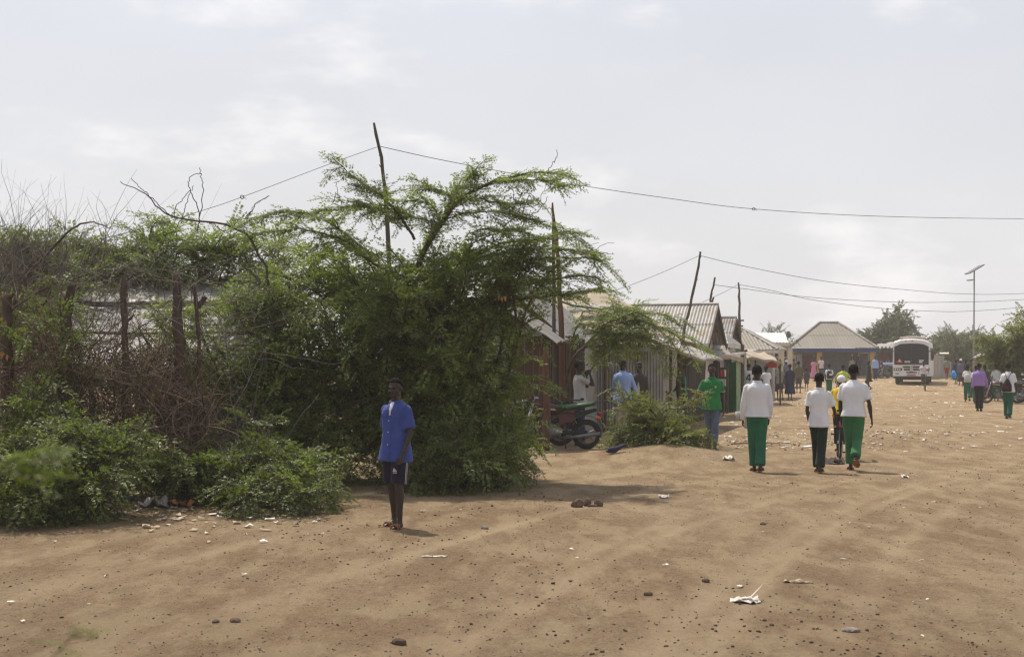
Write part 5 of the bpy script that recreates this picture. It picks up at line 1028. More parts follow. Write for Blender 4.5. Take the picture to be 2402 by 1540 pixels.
for sx in (-.085, .085): MB().slab([fr(sx - .045, .33) + FW * .008, fr(sx + .045, .33) + FW * .008, fr(sx + .045, .37) + FW * .008, fr(sx - .045, .37) + FW * .008], .006).build('pocket_flap', BLUE, SH)
hp, kn = k['J'][-1][0], k['J'][-1][1]; dd = (kn - hp).normalized()
q0 = hp.lerp(kn, .60) + Vector((-.018, .112, 0)) * s_
for j, (hh, xo) in enumerate(((.016, -.02), (.027, -.003), (.040, .014))): MB().slab([q0 + Vector((xo, .006, -.012)), q0 + Vector((xo + .011, .006, -.012)), q0 + Vector((xo + .011 - hh * .3, .006, -.012 + hh)), q0 + Vector((xo - hh * .3, .006, -.012 + hh * .85))], .003).build('emblem_bar', PALE, SO)
MB().box(q0 + Vector((-.001, .006, -.022)), (.05, .003, .006)).build('emblem_bar', PALE, SO)
for j in range(2):
    st = MB(); pts_ = [hp.lerp(kn, f_) + Vector((-.1005 * s_ - .002 * f_, .020 - .020 * j, 0)) for f_ in (.12, .4, .7, .95)]; st.tube(pts_, .003, 5).build('side_stripe', PALE, SO)

# the three schoolboys walking away
p, k = person('schoolboy in long-sleeved white shirt and green trousers walking away with a book', on(1776, 22.5), 1.70, R(2), SKIN, ('shirt', WHITE, 'long', -.05), ('trousers', GREEN, 1.0), L=(7, 1), Rr=(-5, -21), aL=(-4, 11, 16, 2), aR=(7, 9, 22, -3), near=True, seed=2, yaw=4, curl=45, legout=-2.6, lean=2)
wr = k['A'][-1][2]; held('book', 'grey book tucked in the left hand of the long-sleeved schoolboy', 'book', p, MB().box(wr + Vector((.055, .0, -.01)), (.05, .17, .25), M=Matrix.Rotation(R(6), 4, 'Y'), bev=.006), pm('book cover', (.36, .33, .31), .6, .2))
held('cup', 'pale plastic cup carried by the long-sleeved schoolboy', 'cup', p, MB().tube([wr + Vector((-.07, .05, -.02)), wr + Vector((-.075, .05, .13))], [.035, .045], 12), PALE, True)
p, k = person('shorter schoolboy in white short-sleeved shirt and black trousers walking away', on(1921, 22.3), 1.58, R(-4), SKIN, ('shirt', WHITE, 'short', -.14), ('trousers', DKGREEN, 1.0), L=(10, 3), Rr=(-10, -20), aL=(-8, 8, 2, -10), aR=(9, 18, 34, 6), near=True, seed=5, curl=35, fat=.92, legout=-3.6, lean=2, yaw=-5, roll=2)
MB().torus(k['A'][-1][2], k['A'][-1][2] - k['A'][-1][1], .028, .007, 14, 6).build('bracelet', PALE, p, True)
p, k = person('schoolboy in white short-sleeved shirt and bright green trousers lifting his right foot', on(2002, 22.7), 1.71, R(-3), SKIN, ('shirt', WHITE, 'short', -.06), ('trousers', GREEN2, .98), L=(9, 3), Rr=(-3, -52), aL=(8, 8, 18, -2), aR=(-10, 15, 4, 8), near=True, seed=8, curl=28, legout=-2.2, lean=3, sw=1.08, fat=1.05, yaw=6)
wr = k['A'][-1][2]; held('notebook', 'notebook in the left hand of the schoolboy in bright green trousers', 'notebook', p, MB().box(wr + Vector((.045, .02, -.03)), (.03, .18, .2), M=Matrix.Rotation(R(8), 4, 'Y'), bev=.005), pm('notebook cover', (.20, .17, .14), .7, .2))

# the man in the green polo shirt
p, k = person('man in bright green polo shirt and faded jeans walking towards the camera', on(1670, 27.6), 1.70, R(176), SKIN2, ('tee', POLO, 'short', -.12), ('slim', JEAN, 1.0), L=(9, 3), Rr=(-10, -22), aL=(-5, 10, 6, 3), aR=(8, 18, 14, 12), near=True, seed=11, shoes=DARKSHOE, fat=1.08, sw=1.05, pitch=-6)
TS = [c for c in p.children if c.name.startswith('shirt')][0]; s_ = k['s']
cl = MB(); cl.torus(k['at'](.508, .006), k['U'], .066 * s_, .013 * s_, 20, 6, 1.6).build('collar', POLO, TS, True)
MB().box(k['at'](.33, .145) + Vector((-.08, 0, 0)), (.035, .006, .045), bev=.004).build('badge', pm('shirt badge', (.5, .45, .30), .7), TS)
MB().ell(k['at'](.39, .142), (.006, .004, .006), 8, 5).build('button', PALE, TS)
for sg in (-1, 1):
    sh, eb, _ = k['A'][sg]; MB().torus(sh.lerp(eb, .70), eb - sh, .061 * s_, .005, 16, 5).build('sleeve_band', PALE, TS, True)

# men chatting behind the small bush
p, k = person('man in grey tee and black cap holding both hands up to his face', on(1361, 29.7), 1.78, R(-78), SKIN, ('tee', GREYT, 'short', -.06), ('trousers', cloth('deep blue cloth', (.02, .016, .07)), 1.0), L=(4, 0), Rr=(-3, -6), aL=(50, 8, 190, -14), aR=(60, 12, 196, -12), mid=True, seed=14, hat='cap', lean=-3, curl=55, shoes=DARKSHOE, yaw=4)
p, k = person('man in light blue shirt with rolled sleeves seen from behind at the zinc wall', on(1461, 33.6), 1.80, R(-14), SKIN, ('shirt', SKYB, 'long', -.16), ('trousers', TANT, 1.0), L=(3, 0), Rr=(-3, -5), aL=(2, 10, 20, 0), aR=(6, 20, 14, 16), mid=True, seed=17, fat=1.08, sw=1.06, yaw=16)
p, k = person('man in dark open jacket and sunglasses facing the man in light blue', on(1499, 34.9), 1.74, R(172), SKIN, ('jacket', DKJ, 'long', -.12), ('trousers', BLACK, 1.0), L=(3, 0), Rr=(-3, -4), aL=(4, 8, 26, -8), aR=(4, 8, 30, -8), mid=True, seed=19, hat='cap', under=None, fat=1.05)
MB().rings([(k['at'](-.06, .085), Vector((.055, 0, 0)), Vector((0, .06, 0))), (k['at'](.2, .075), Vector((.05, 0, 0)), Vector((0, .06, 0))), (k['at'](.42, .06), Vector((.055, 0, 0)), Vector((0, .06, 0))), (k['at'](.49, .03), Vector((.05, 0, 0)), Vector((0, .04, 0)))], 12).build('vest', cloth('cream vest cloth', (.50, .44, .36)), p, True)
gl = MB(); [gl.box(k['hp'](sx * .034, .092, .006), (.052, .012, .034), bev=.006) for sx in (-1, 1)]; gl.tube([k['hp'](-.08, .0, .012), k['hp'](-.066, .08, .012), k['hp'](.066, .08, .012), k['hp'](.08, .0, .012)], .005, 5); gl.build('sunglasses', pm('dark lens', (.008, .008, .009), .15, .0, spec=.6), p)
person('person in teal patterned tee standing in the dark shop doorway', on(1598, 38.6), 1.68, R(120), SKIN, ('tee', TEALC, 'short', -.06), ('trousers', BLACK, 1.0), aL=(4, 8, 30, -5), aR=(8, 8, 40, -5), seed=21, shoes=DARKSHOE)

# cyclist in yellow and further crowd
def bicycle(label, loc, rz, frame=BLACK, lean=0, turn=0, rack=True):
    """forward is +Y; 26 inch wheels"""
    t = thing('bicycle', label, 'bicycle', loc, rz); RUB = pm('tyre rubber', (.025, .024, .024), .9, .2); STEEL = pm('bright steel', (.55, .55, .55), .3, .1, metal=.9); r = .335
    for nm, y in (('wheel', -.52), ('wheel', .53)):
        w = bpy.data.objects.new(nm, None); link(w, t); w.location = (0, y, r); w.rotation_euler = (0, 0, R(turn) if y > 0 else 0)
        MB().torus((0, 0, 0), (1, 0, 0), r - .02, .021, 32, 8).build('tyre', RUB, w, True); MB().torus((0, 0, 0), (1, 0, 0), r - .045, .010, 28, 6).build('rim', STEEL, w, True)
        m = MB(); [m.tube([(.02 * (-1) ** i, 0, 0), (0, (r - .045) * math.cos(i * math.pi / 9), (r - .045) * math.sin(i * math.pi / 9))], .0022, 3) for i in range(18)]; m.build('spokes', STEEL, w); MB().tube([(-.05, 0, 0), (.05, 0, 0)], .022, 8).build('hub', STEEL, w)
    BB = (0, -.10, .29); ST = (0, -.24, .78); HD = (0, .38, .80); HD2 = (0, .40, .66)
    m = MB(); [m.tube([a, b_], .016, 7) for a, b_ in ((BB, ST), (ST, HD), (BB, HD2), (HD, HD2))]
    for x in (-.05, .05): m.tube([(x * .4, -.10, .29), (x, -.52, r)], .010, 6); m.tube([(x * .3, -.235, .74), (x, -.52, r)], .009, 6)
    m.build('frame', frame, t, True)
    m = MB(); [m.tube([(x * .3, .41, .66), (x, .46, .5), (x, .53, r)], .012, 6) for x in (-.05, .05)]; m.build('fork', frame, t, True)
    MB().tube([(-.28, .26, .99), (-.18, .36, 1.0), (0, .37, .97), (.18, .36, 1.0), (.28, .26, .99)], .012, 7).tube([(0, .375, .80), (0, .365, .98)], .014, 6).build('handlebar', STEEL, t, True)
    MB().rings([((0, -.42, .87), (.05, 0, 0), (0, 0, .02)), ((0, -.36, .88), (.085, 0, 0), (0, 0, .035)), ((0, -.22, .885), (.05, 0, 0), (0, 0, .025)), ((0, -.10, .88), (.018, 0, 0), (0, 0, .015))], 12).tube([(0, -.24, .78), (0, -.26, .87)], .013, 6).build('saddle', BLACK, t, True)
    m = MB(); m.disc((.045, -.10, .29), (1, 0, 0), .085, .006, 18); m.tube([(.055, -.10, .29), (.065, -.10, .13)], .009, 5); m.tube([(-.055, -.10, .29), (-.065, -.10, .45)], .009, 5); m.build('crank', STEEL, t)
    for x, z in ((.10, .13), (-.10, .45)): MB().box((x, -.10, z), (.09, .08, .022)).build('pedal', BLACK, t)
    if rack: m = MB(); [m.tube([(x, -.30, .72), (x, -.72, .72)], .008, 5) for x in (-.06, 0, .06)]; m.tube([(-.06, -.72, .72), (.06, -.72, .72)], .008, 5); [m.tube([(x, -.68, .72), (x * .8, -.53, r)], .007, 5) for x in (-.06, .06)]; m.build('rear_rack', BLACK, t); MB().box((0, -.75, .62), (.06, .02, .06), bev=.01).build('rear_reflector', CLOTHS[1], t)
    for y0, a0, a1 in ((-.52, 20, 190), (.53, 10, 150)):
        mu = MB(); mu.rings([((0, y0 + (r + .02) * math.cos(a), r + (r + .02) * math.sin(a)), (.024, 0, 0), (0, .003 * math.cos(a), .003 * math.sin(a))) for a in [R(q) for q in range(a0, a1, 14)]], 6); mu.build('mudguard', frame, t)
    return t
bl = on(1968, 25.3); bicycle('black bicycle ridden away by the cyclist in yellow', bl, R(2) - math.atan2(bl.x, bl.y))
person('cyclist in yellow shirt and white head cloth riding away between the schoolboys', bl + Vector((-.02, -.30, 0)), 1.52, R(2), SKIN, ('tee', YEL, 'long', -.10), ('trousers', BLACK, .85), L=(42, -6), Rr=(66, -12), aL=(46, 12, 58, 4), aR=(46, 12, 58, 4), lean=24, sit=.86, near=False, mid=True, seed=23, hat='wrap', hair=False, pitch=12)
bl = on(2170, 81.5); bicycle('bicycle ridden towards the camera in front of the bus', bl, R(182) - math.atan2(bl.x, bl.y), rack=False)
person('cyclist in pale tee riding towards the camera in front of the bus', bl + Vector((0, .30, 0)), 1.70, R(181), SKIN, ('tee', PINKW, 'short', -.06), ('trousers', DKJ, .9), L=(42, -6), Rr=(70, -10), aL=(38, 18, 52, 6), aR=(38, 18, 52, 6), lean=8, sit=.94, seed=25)

CR = 'people in the crowd at the end of the street'
def pp(label, u, d, H, face, top, bottom, **k): return person(label, on(u, d), H, R(face), k.pop('skin', SKIN), top, bottom, seed=int(u) % 97, group=CR, **k)
pp('person in dark blue jacket leaning by the ragged awning pole', 1738, 58.5, 1.74, 150, ('shirt', DKB, 'long', -.1), ('trousers', BLACK, 1.0), L=(10, 4), Rr=(-6, -8), shoes=DARKSHOE)
n4, k4 = pp('person in white football shirt with a black number 4 on the back', 1756, 57, 1.72, -4, ('tee', WHITE, 'short', -.10), ('trousers', PINK, 1.0), L=(8, 2), Rr=(-8, -16))
NB = [c for c in n4.children if c.name.startswith('shirt')][0]; m = MB(); bk = lambda x, h: k4['at'](h, -.155) + Vector((x, 0, 0))
m.slab([bk(.03, .08), bk(.075, .08), bk(.075, .36), bk(.03, .36)], .012); m.slab([bk(-.09, .14), bk(.10, .14), bk(.10, .18), bk(-.09, .18)], .012); m.slab([bk(-.09, .18), bk(-.045, .18), bk(.045, .36), bk(.0, .36)], .012); m.build('number', BLACK, NB)
pp('woman in white tee half hidden behind the long-sleeved schoolboy', 1797, 56, 1.64, 20, ('tee', WHITE, 'short', -.05), ('skirt', MAROON, .35), L=(8, 2), Rr=(-8, -14))
pp('herder in dark maroon shawl with a red scarf', 1812, 69, 1.72, 5, None, ('wrap', MAROON, .35), L=(10, 4), Rr=(-8, -14), hat='redwrap')
gp_, kk = pp('man in grey-green shirt striding with a stick left of the navy shawl', 1829, 65.5, 1.70, 10, ('tee', GREYS, 'short', -.12), ('shorts', MAROON, .9), L=(22, 6), Rr=(-22, -40), aR=(20, 14, 30, 8))
held('walking_stick', 'pale stick swung by the man in the grey-green shirt', 'stick', gp_, MB().tube([kk['A'][-1][2], kk['A'][-1][2] + Vector((-.12, -.25, -.78))], .018, 6), TANT)
pp('herder wrapped in a navy blue shawl seen from behind', 1853, 65.8, 1.70, 3, None, ('wrap', SHUKA, .30), L=(6, 0), Rr=(-8, -14), collar=False)
pp('person in olive shirt and dark shorts right of the navy shawl', 1873, 78, 1.76, 10, ('shirt', OLIVE, 'short', -.12), ('shorts', DKJ, 1.0), L=(10, 4), Rr=(-10, -16))
pp('small child in dark clothes walking beside the olive shirt', 1892, 81, 1.32, 5, ('tee', DKJ, 'short', -.12), ('shorts', DKJ, .9), L=(12, 2), Rr=(-10, -20))
pp('woman in long pink dress before the veranda shop', 1909, 98, 1.62, 170, ('tee', PINK, 'short', -.1), ('skirt', PINK, .30), L=(6, 0), Rr=(-6, -8))
pp('person with a white head cloth behind the navy shawl', 1845, 86, 1.72, 30, ('tee', GREYP, 'short', -.1), ('skirt', MAROON, .3), hat='wrap', hair=False)
pp('person in dark red tee at the back of the crowd near the lean-to', 1834, 90, 1.70, 160, ('tee', MAROON, 'short', -.1), ('trousers', DKJ, 1.0))
bp_, kk = pp('student in white shirt and teal trousers carrying a navy backpack', 1945, 73, 1.68, 4, ('tee', WHITE, 'short', -.02), ('trousers', GREEN, 1.0), L=(8, 2), Rr=(-8, -16))
def pack(label, p, kk, m_, w=.28, h=.40, name='backpack', strap=BLACK):
    c = MB(); b = lambda hh, y: kk['at'](hh, y); c.rings([(b(.02, -.20), Vector((w * .42, 0, 0)), Vector((0, .05, 0))), (b(.06, -.22), Vector((w * .5, 0, 0)), Vector((0, .09, 0))), (b(.06 + h * .5, -.21), Vector((w * .48, 0, 0)), Vector((0, .085, 0))), (b(.02 + h * .92, -.185), Vector((w * .40, 0, 0)), Vector((0, .06, 0))), (b(.02 + h, -.17), Vector((w * .2, 0, 0)), Vector((0, .03, 0)))], 14)
    for sg in (-1, 1): c.tube([b(.05 + h * .9, -.15) + Vector((sg * .06, 0, 0)), b(.51, -.09) + Vector((sg * .09, 0, 0)), b(.50, .06) + Vector((sg * .11, 0, 0)), b(.36, .13) + Vector((sg * .12, 0, 0)), b(.16, .10) + Vector((sg * .15, 0, 0))], .017, 6)
    return held(name, label, 'backpack' if name == 'backpack' else 'bag', p, c, m_, True)
pack('navy backpack on the student in teal trousers', bp_, kk, NAVY)
pp('person in black cloak and hat standing on one leg before the veranda shop', 2038, 80, 1.80, 100, None, ('wrap', BLACK, .55), L=(4, 0), Rr=(22, -46), hat='hat')
pp('man in white shirt behind the person in the black cloak', 2053, 101, 1.74, 190, ('shirt', SKYB, 'long', -.1), ('trousers', DKB, 1.0))
pp('person in cream top standing under the shop veranda', 1998, 108.6, 1.66, 180, ('tee', TANT, 'long', -.1), ('skirt', DKJ, .2))
pp('person in dark shirt under the shop veranda by the pillar', 2014, 108.7, 1.68, 150, ('tee', DKJ, 'short', -.1), ('trousers', DKJ, 1.0))
pp('person in grey shirt and dark red shorts walking right of the bus', 2221, 103, 1.68, 175, ('shirt', GREYS, 'short', -.05), ('shorts', REDS, 1.0), L=(10, 2), Rr=(-10, -18))
bw, kk = pp('woman in dark dress holding a bright blue bag', 2243, 93, 1.62, 40, ('tee', DKB, 'short', -.1), ('skirt', DKB, .3))
held('carrier_bag', 'bright blue carrier bag held by the woman in the dark dress', 'bag', bw, MB().rings([(kk['A'][-1][2] + Vector((-.05, -.1, -.42)), Vector((.17, 0, 0)), Vector((0, .12, 0))), (kk['A'][-1][2] + Vector((-.05, -.1, -.1)), Vector((.19, 0, 0)), Vector((0, .12, 0))), (kk['A'][-1][2] + Vector((-.02, -.04, .12)), Vector((.10, 0, 0)), Vector((0, .06, 0)))], 12), BLUEB, True)
pp('woman in grey-purple head cloth and dark skirt right of the blue bag', 2254, 90, 1.70, 20, ('tee', GREYP, 'long', -.1), ('skirt', DKJ, .25), hat='wrap', L=(8, 2), Rr=(-8, -14), hair=False)
pp('woman in maroon dress right of the grey-purple head cloth', 2266, 90, 1.60, 10, ('tee', MAROON, 'short', -.1), ('skirt', MAROON, .3))
pp('person in red head scarf behind the solar lamp pole', 2289, 82, 1.72, 160, ('tee', CLOTHS[1], 'long', -.1), ('skirt', CLOTHS[1], .25), hat='redwrap')
pp('dark clothed person right of the solar lamp pole', 2301, 80, 1.74, 180, ('shirt', DKJ, 'short', -.1), ('trousers', BLACK, 1.0))
pp('woman in ochre wrap at the back of the crowd', 1862, 95, 1.62, 20, ('tee', OLIVE, 'short', -.1), ('skirt', TANT, .3))
pp('man in dark trousers and pale tee passing the veranda shop', 1926, 103, 1.70, 200, ('tee', PINKW, 'short', -.1), ('trousers', DKJ, 1.0), L=(8, 2), Rr=(-8, -14))
pp('person in navy tee behind the maroon dress', 2276, 96, 1.68, 170, ('tee', DKB, 'short', -.1), ('trousers', DKJ, 1.0))
pp('person in maroon tee in the shade of the shutter kiosk', 2322, 69, 1.68, 160, ('tee', MAROON, 'short', -.1), ('trousers', BLACK, 1.0))
pp('person in dark tee standing by the maroon stall', 2352, 68, 1.62, 200, ('tee', DKJ, 'short', -.1), ('skirt', MAROON, .2))
sb, kk = pp('student with a white backpack and green trousers left of the lilac shirt', 2269, 62.5, 1.66, 4, ('tee', WHITE, 'short', -.02), ('trousers', GREEN, .97), L=(10, 4), Rr=(-10, -50))
pack('white backpack with dark straps on the student left of the lilac shirt', sb, kk, cloth('white bag cloth', (.52, .50, .46)), .30, .38)
person('man in lilac long-sleeved shirt and black trousers walking away', on(2297, 50.2), 1.71, R(0), SKIN, ('shirt', PURP, 'long', -.03), ('trousers', BLACK, 1.0), L=(9, 2), Rr=(-9, -16), aL=(-6, 10, 6, 4), aR=(8, 14, 26, 6), mid=True, seed=30, legout=-2, shoes=DARKSHOE, fat=1.05)
pp('person in white shirt hidden behind the lilac shirt', 2290, 60, 1.64, 2, ('tee', WHITE, 'short', -.02), ('trousers', GREEN, 1.0), L=(8, 2), Rr=(-8, -16))
pp('person in dark jacket stepping right behind the lilac shirt', 2310, 64, 1.66, -30, ('shirt', DKJ, 'long', -.05), ('trousers', DKJ, 1.0), L=(14, 4), Rr=(-14, -24))
pp('student in white shirt and green trousers walking in front of the kiosk', 2337, 64.5, 1.68, 3, ('shirt', WHITE, 'short', -.05), ('trousers', GREEN, 1.0), L=(7, 1), Rr=(-7, -14))
db, kk = person('student with black drawstring bag and dark green trousers at the right edge', on(2365, 43.8), 1.73, R(-2), SKIN, ('shirt', WHITE, 'short', -.10), ('trousers', cloth('deep green cloth', (.012, .085, .05)), 1.0), L=(10, 2), Rr=(-12, -26), aL=(-4, 9, 8, 2), aR=(8, 12, 24, 4), mid=True, seed=33, legout=-2.4, shoes=DARKSHOE)
c = MB(); b = lambda hh, y, x=0: kk['at'](hh, y) + Vector((x, 0, 0)); c.rings([(b(-.09, -.20, -.04), Vector((.12, 0, 0)), Vector((0, .04, 0))), (b(-.05, -.22, -.04), Vector((.155, 0, 0)), Vector((0, .08, 0))), (b(.12, -.21, -.03), Vector((.14, 0, 0)), Vector((0, .07, 0))), (b(.28, -.175, -.02), Vector((.05, 0, 0)), Vector((0, .03, 0))), (b(.31, -.17, -.02), Vector((.035, 0, 0)), Vector((0, .02, 0)))], 14)
for sg in (-1, 1): c.tube([b(.29, -.17, -.02), b(.51, -.09, sg * .10), b(.50, .05, sg * .11), b(.3, .14, sg * .13)], .008, 5)
held('drawstring_bag', 'black drawstring bag on the student at the right edge', 'bag', db, c, BLACK, True)
MB().box(Vector((0, 0, 0)), (.14, .004, .10)).build('bag_print', cloth('dark red print', (.10, .01, .01)), bpy.data.objects['drawstring_bag']).location = b(.05, -.297, -.04)

# ------------------------------------------------------------------ vehicles
RUB = pm('tyre rubber', (.025, .024, .024), .9, .2); STEEL = pm('bright steel', (.55, .55, .55), .3, .1, metal=.9); ENG = pm('engine alloy', (.20, .20, .20), .45, .25, 12, metal=.6); BLKP = pm('black plastic', (.02, .02, .021), .5, .15)
def moto(label, loc, rz, tank, seatc, detail=True, group=None):
    """forward is +X; wheelbase 1.27 m"""
    t = thing('motorcycle', label, 'motorcycle', loc, rz, group); r = .295; xr, xf = -.60, .67
    for x in (xr, xf):
        w = bpy.data.objects.new('wheel', None); link(w, t); w.location = (x, 0, r); wd = .052 if x < 0 else .042
        MB().torus((0, 0, 0), (0, 1, 0), r - wd, wd, 34, 10).build('tyre', RUB, w, True); MB().torus((0, 0, 0), (0, 1, 0), r - wd * 1.9, .020, 30, 6).build('rim', ENG, w, True); MB().disc((0, 0, 0), (0, 1, 0), .075, .13, 16).build('hub', ENG, w, True)
        if detail:
            m = MB(); [m.tube([(.06 * math.cos(a), 0, .06 * math.sin(a)), ((r - wd * 1.9) * math.cos(a + .12), 0, (r - wd * 1.9) * math.sin(a + .12))], [.016, .011], 5) for a in [i * math.pi * 2 / 5 for i in range(5)]]; m.build('spoke', ENG, w)
    m = MB(); m.tube([(xr, -.10, r), (-.10, -.11, .34)], .022, 7); m.tube([(xr, .10, r), (-.10, .11, .34)], .022, 7); m.build('swing_arm', ENG, t, True)
    MB().box((-.34, .115, .335), (.52, .03, .085), bev=.012).build('chain_cover', BLKP, t, True)
    m = MB(); m.tube([(.52, 0, .88), (.30, 0, .50), (.16, 0, .26), (-.16, 0, .28), (-.28, 0, .62)], .022, 7); m.tube([(.52, 0, .86), (.1, 0, .68), (-.35, 0, .70), (-.72, 0, .76)], .022, 7); m.build('frame', BLKP, t, True)
    m = MB(); m.box((.10, 0, .33), (.34, .24, .20), bev=.04); m.disc((.02, -.14, .33), (0, 1, 0), .095, .05, 18); m.disc((.02, .14, .33), (0, 1, 0), .095, .05, 18); m.tube([(.16, 0, .40), (.24, 0, .60)], .075, 12)
    [m.disc((.16 + .012 * i, 0, .43 + .026 * i), (.4, 0, .9), .098, .009, 14) for i in range(6)]; m.build('engine', ENG, t, True)
    for sd in (-1,): MB().tube([(.27, -.05, .56), (.34, -.10, .40), (.20, -.14, .22), (-.15, -.15, .235), (-.40, -.155, .27), (-.90, -.16, .33)], [.02, .02, .02, .028, .050, .046], 9).build('exhaust', ENG, t, True)
    MB().tube([(-.18, .14, .235), (-.42, .15, .26), (-.85, .155, .32)], [.02, .04, .04], 9).build('muffler', ENG, t, True)
    MB().rings([((.50, 0, .80), (0, .05, 0), (0, 0, .05)), ((.44, 0, .815), (0, .11, 0), (0, 0, .10)), ((.25, 0, .83), (0, .135, 0), (0, 0, .115)), ((.05, 0, .80), (0, .11, 0), (0, 0, .095)), ((-.08, 0, .775), (0, .07, 0), (0, 0, .06))], 16).build('fuel_tank', tank, t, True)
    for sd in (-1, 1):
        MB().slab([(-.06, sd * .125, .50), (-.36, sd * .12, .58), (-.34, sd * .11, .70), (-.02, sd * .12, .70)], .02).build('side_cover', tank, t); MB().slab([(.02, sd * .137, .77), (.42, sd * .125, .80), (.40, sd * .122, .83), (.06, sd * .138, .81)], .006).build('tank_stripe', TANT, t)
        MB().slab([(-.34, sd * .12, .60), (-.80, sd * .095, .76), (-.78, sd * .095, .81), (-.34, sd * .11, .72)], .02).build('tail_panel', pm('dark green drape', (.006, .030, .012), .6) if seatc is not BLKP else tank, t)
    MB().rings([((.05, 0, .845), (0, .06, 0), (0, 0, .025)), ((-.02, 0, .845), (0, .105, 0), (0, 0, .05)), ((-.25, 0, .835), (0, .13, 0), (0, 0, .058)), ((-.45, 0, .865), (0, .13, 0), (0, 0, .055)), ((-.72, 0, .90), (0, .11, 0), (0, 0, .045)), ((-.80, 0, .90), (0, .06, 0), (0, 0, .025))], 14).build('seat', seatc, t, True)
    MB().rings([((xr + (r + .045) * math.cos(a), 0, r + .03 + (r + .045) * math.sin(a)), (0, .075, 0), (.006 * math.cos(a), 0, .006 * math.sin(a))) for a in [R(q) for q in range(60, 192, 11)]], 8).build('rear_mudguard', BLKP, t)
    MB().slab([(-.92, -.09, .52), (-.99, -.09, .36), (-.99, .09, .36), (-.92, .09, .52)], .008).build('number_plate', pm('pale plate', (.55, .52, .40), .6), t); MB().slab([(-.88, -.07, .62), (-1.06, -.07, .28), (-1.06, .07, .28), (-.88, .07, .62)], .012).build('mud_flap', BLKP, t)
    MB().box((-.86, 0, .70), (.07, .12, .07), bev=.02).build('tail_lamp', CLOTHS[1], t, True)
    for sd in (-1, 1): MB().ell((-.83, sd * .15, .62), (.035, .03, .03), 10, 7).build('indicator', pm('orange lens', (.6, .16, .02), .3), t, True)
    m = MB(); [m.tube([(-.55, sd * .10, .86), (-.80, sd * .13, .95), (-1.02, sd * .13, .955), (-1.04, 0, .955)], .013, 6) for sd in (-1, 1)]; [m.tube([(x, -.13, .955), (x, .13, .955)], .011, 5) for x in (-.84, -.94)]; m.build('carrier', BLKP, t)
    m = MB(); [m.tube([(xf, sd * .075, r), (.53, sd * .075, .72), (.47, sd * .075, .92)], [.026, .022, .018], 8) for sd in (-1, 1)]; m.build('fork', STEEL, t, True)
    MB().rings([((xf + (r + .035) * math.cos(a), 0, r + .02 + (r + .035) * math.sin(a)), (0, .06, 0), (.005 * math.cos(a), 0, .005 * math.sin(a))) for a in [R(q) for q in range(20, 150, 11)]], 8).build('front_mudguard', tank, t)
    MB().tube([(.30, -.37, 1.01), (.42, -.24, 1.03), (.47, 0, .96), (.42, .24, 1.03), (.30, .37, 1.01)], .013, 7).build('handlebar', STEEL, t, True)
    for sd in (-1, 1):
        MB().tube([(.30, sd * .37, 1.01), (.38, sd * .29, 1.022)], .019, 7).build('grip', BLKP, t); g_ = MB().tube([(.40, sd * .26, 1.03), (.42, sd * .32, 1.20)], .007, 5).build('mirror_stalk', BLKP, t); MB().box((.42, sd * .34, 1.24), (.02, .14, .085), bev=.01).build('mirror', STEEL, g_)
    h = MB().ell((.60, 0, .90), (.09, .10, .10), 14, 9).build('headlamp', BLKP, t, True); MB().disc((.675, 0, .90), (1, 0, -.1), .075, .03, 16).build('lens', STEEL, h, True)
    MB().box((.50, 0, 1.02), (.08, .18, .07), bev=.02).build('instrument', BLKP, t); MB().tube([(-.10, .14, .27), (-.16, .24, .03)], .014, 6).build('side_stand', BLKP, t)
    for sd in (-1, 1): MB().tube([(.0, sd * .12, .26), (.0, sd * .25, .25)], .016, 6).build('foot_peg', BLKP, t)
    return t
REDT = pm('red tank paint', (.07, .008, .008), .4, .2, 5, col2=(.03, .02, .02), c2lo=.60, c2hi=.66, spec=.5); GRSEAT = pm('green seat cover', (.010, .085, .026), .35, .25, 14, .2, 40, spec=.5)
moto('red motorcycle with shiny green seat cover parked by the reddish poles', on(1306, 28.25) + Vector((0, 0, .0)), R(184), REDT, GRSEAT)
moto('black motorcycle in the dark behind the red one at the board shed', on(1246, 29.6), R(176), BLKP, BLKP, group='motorcycles')
for k, (u, d, a, lb) in enumerate(((2352, 61, 160, 'maroon motorcycle parked behind the student with the drawstring bag'), (2392, 60, 20, 'motorcycle at the right picture edge under the acacia'), (2415, 62, 40, 'motorcycle half outside the right picture edge'), (2068, 108, 30, 'dusty motorcycle before the brown stick stall'), (2084, 106, 200, 'motorcycle with pale blue load left of the bus'))):
    moto(lb, on(u, d), R(a), (REDT, BLKP, REDT, BLKP, BLKP)[k], BLKP, False, 'motorcycles')
o = MB().box((0, 0, 0), (.8, .4, .22), bev=.08).build('bundle', SKYB, None, True); o.location = on(2084, 106) + Vector((0, 0, 1.06)); tag(o, 'pale blue bundle on the motorcycle left of the bus', 'bundle')
mo = on(1974, 59.5); moto('motorcycle ridden by the man in the lime vest', mo, R(92), BLKP, BLKP, False, 'motorcycles')

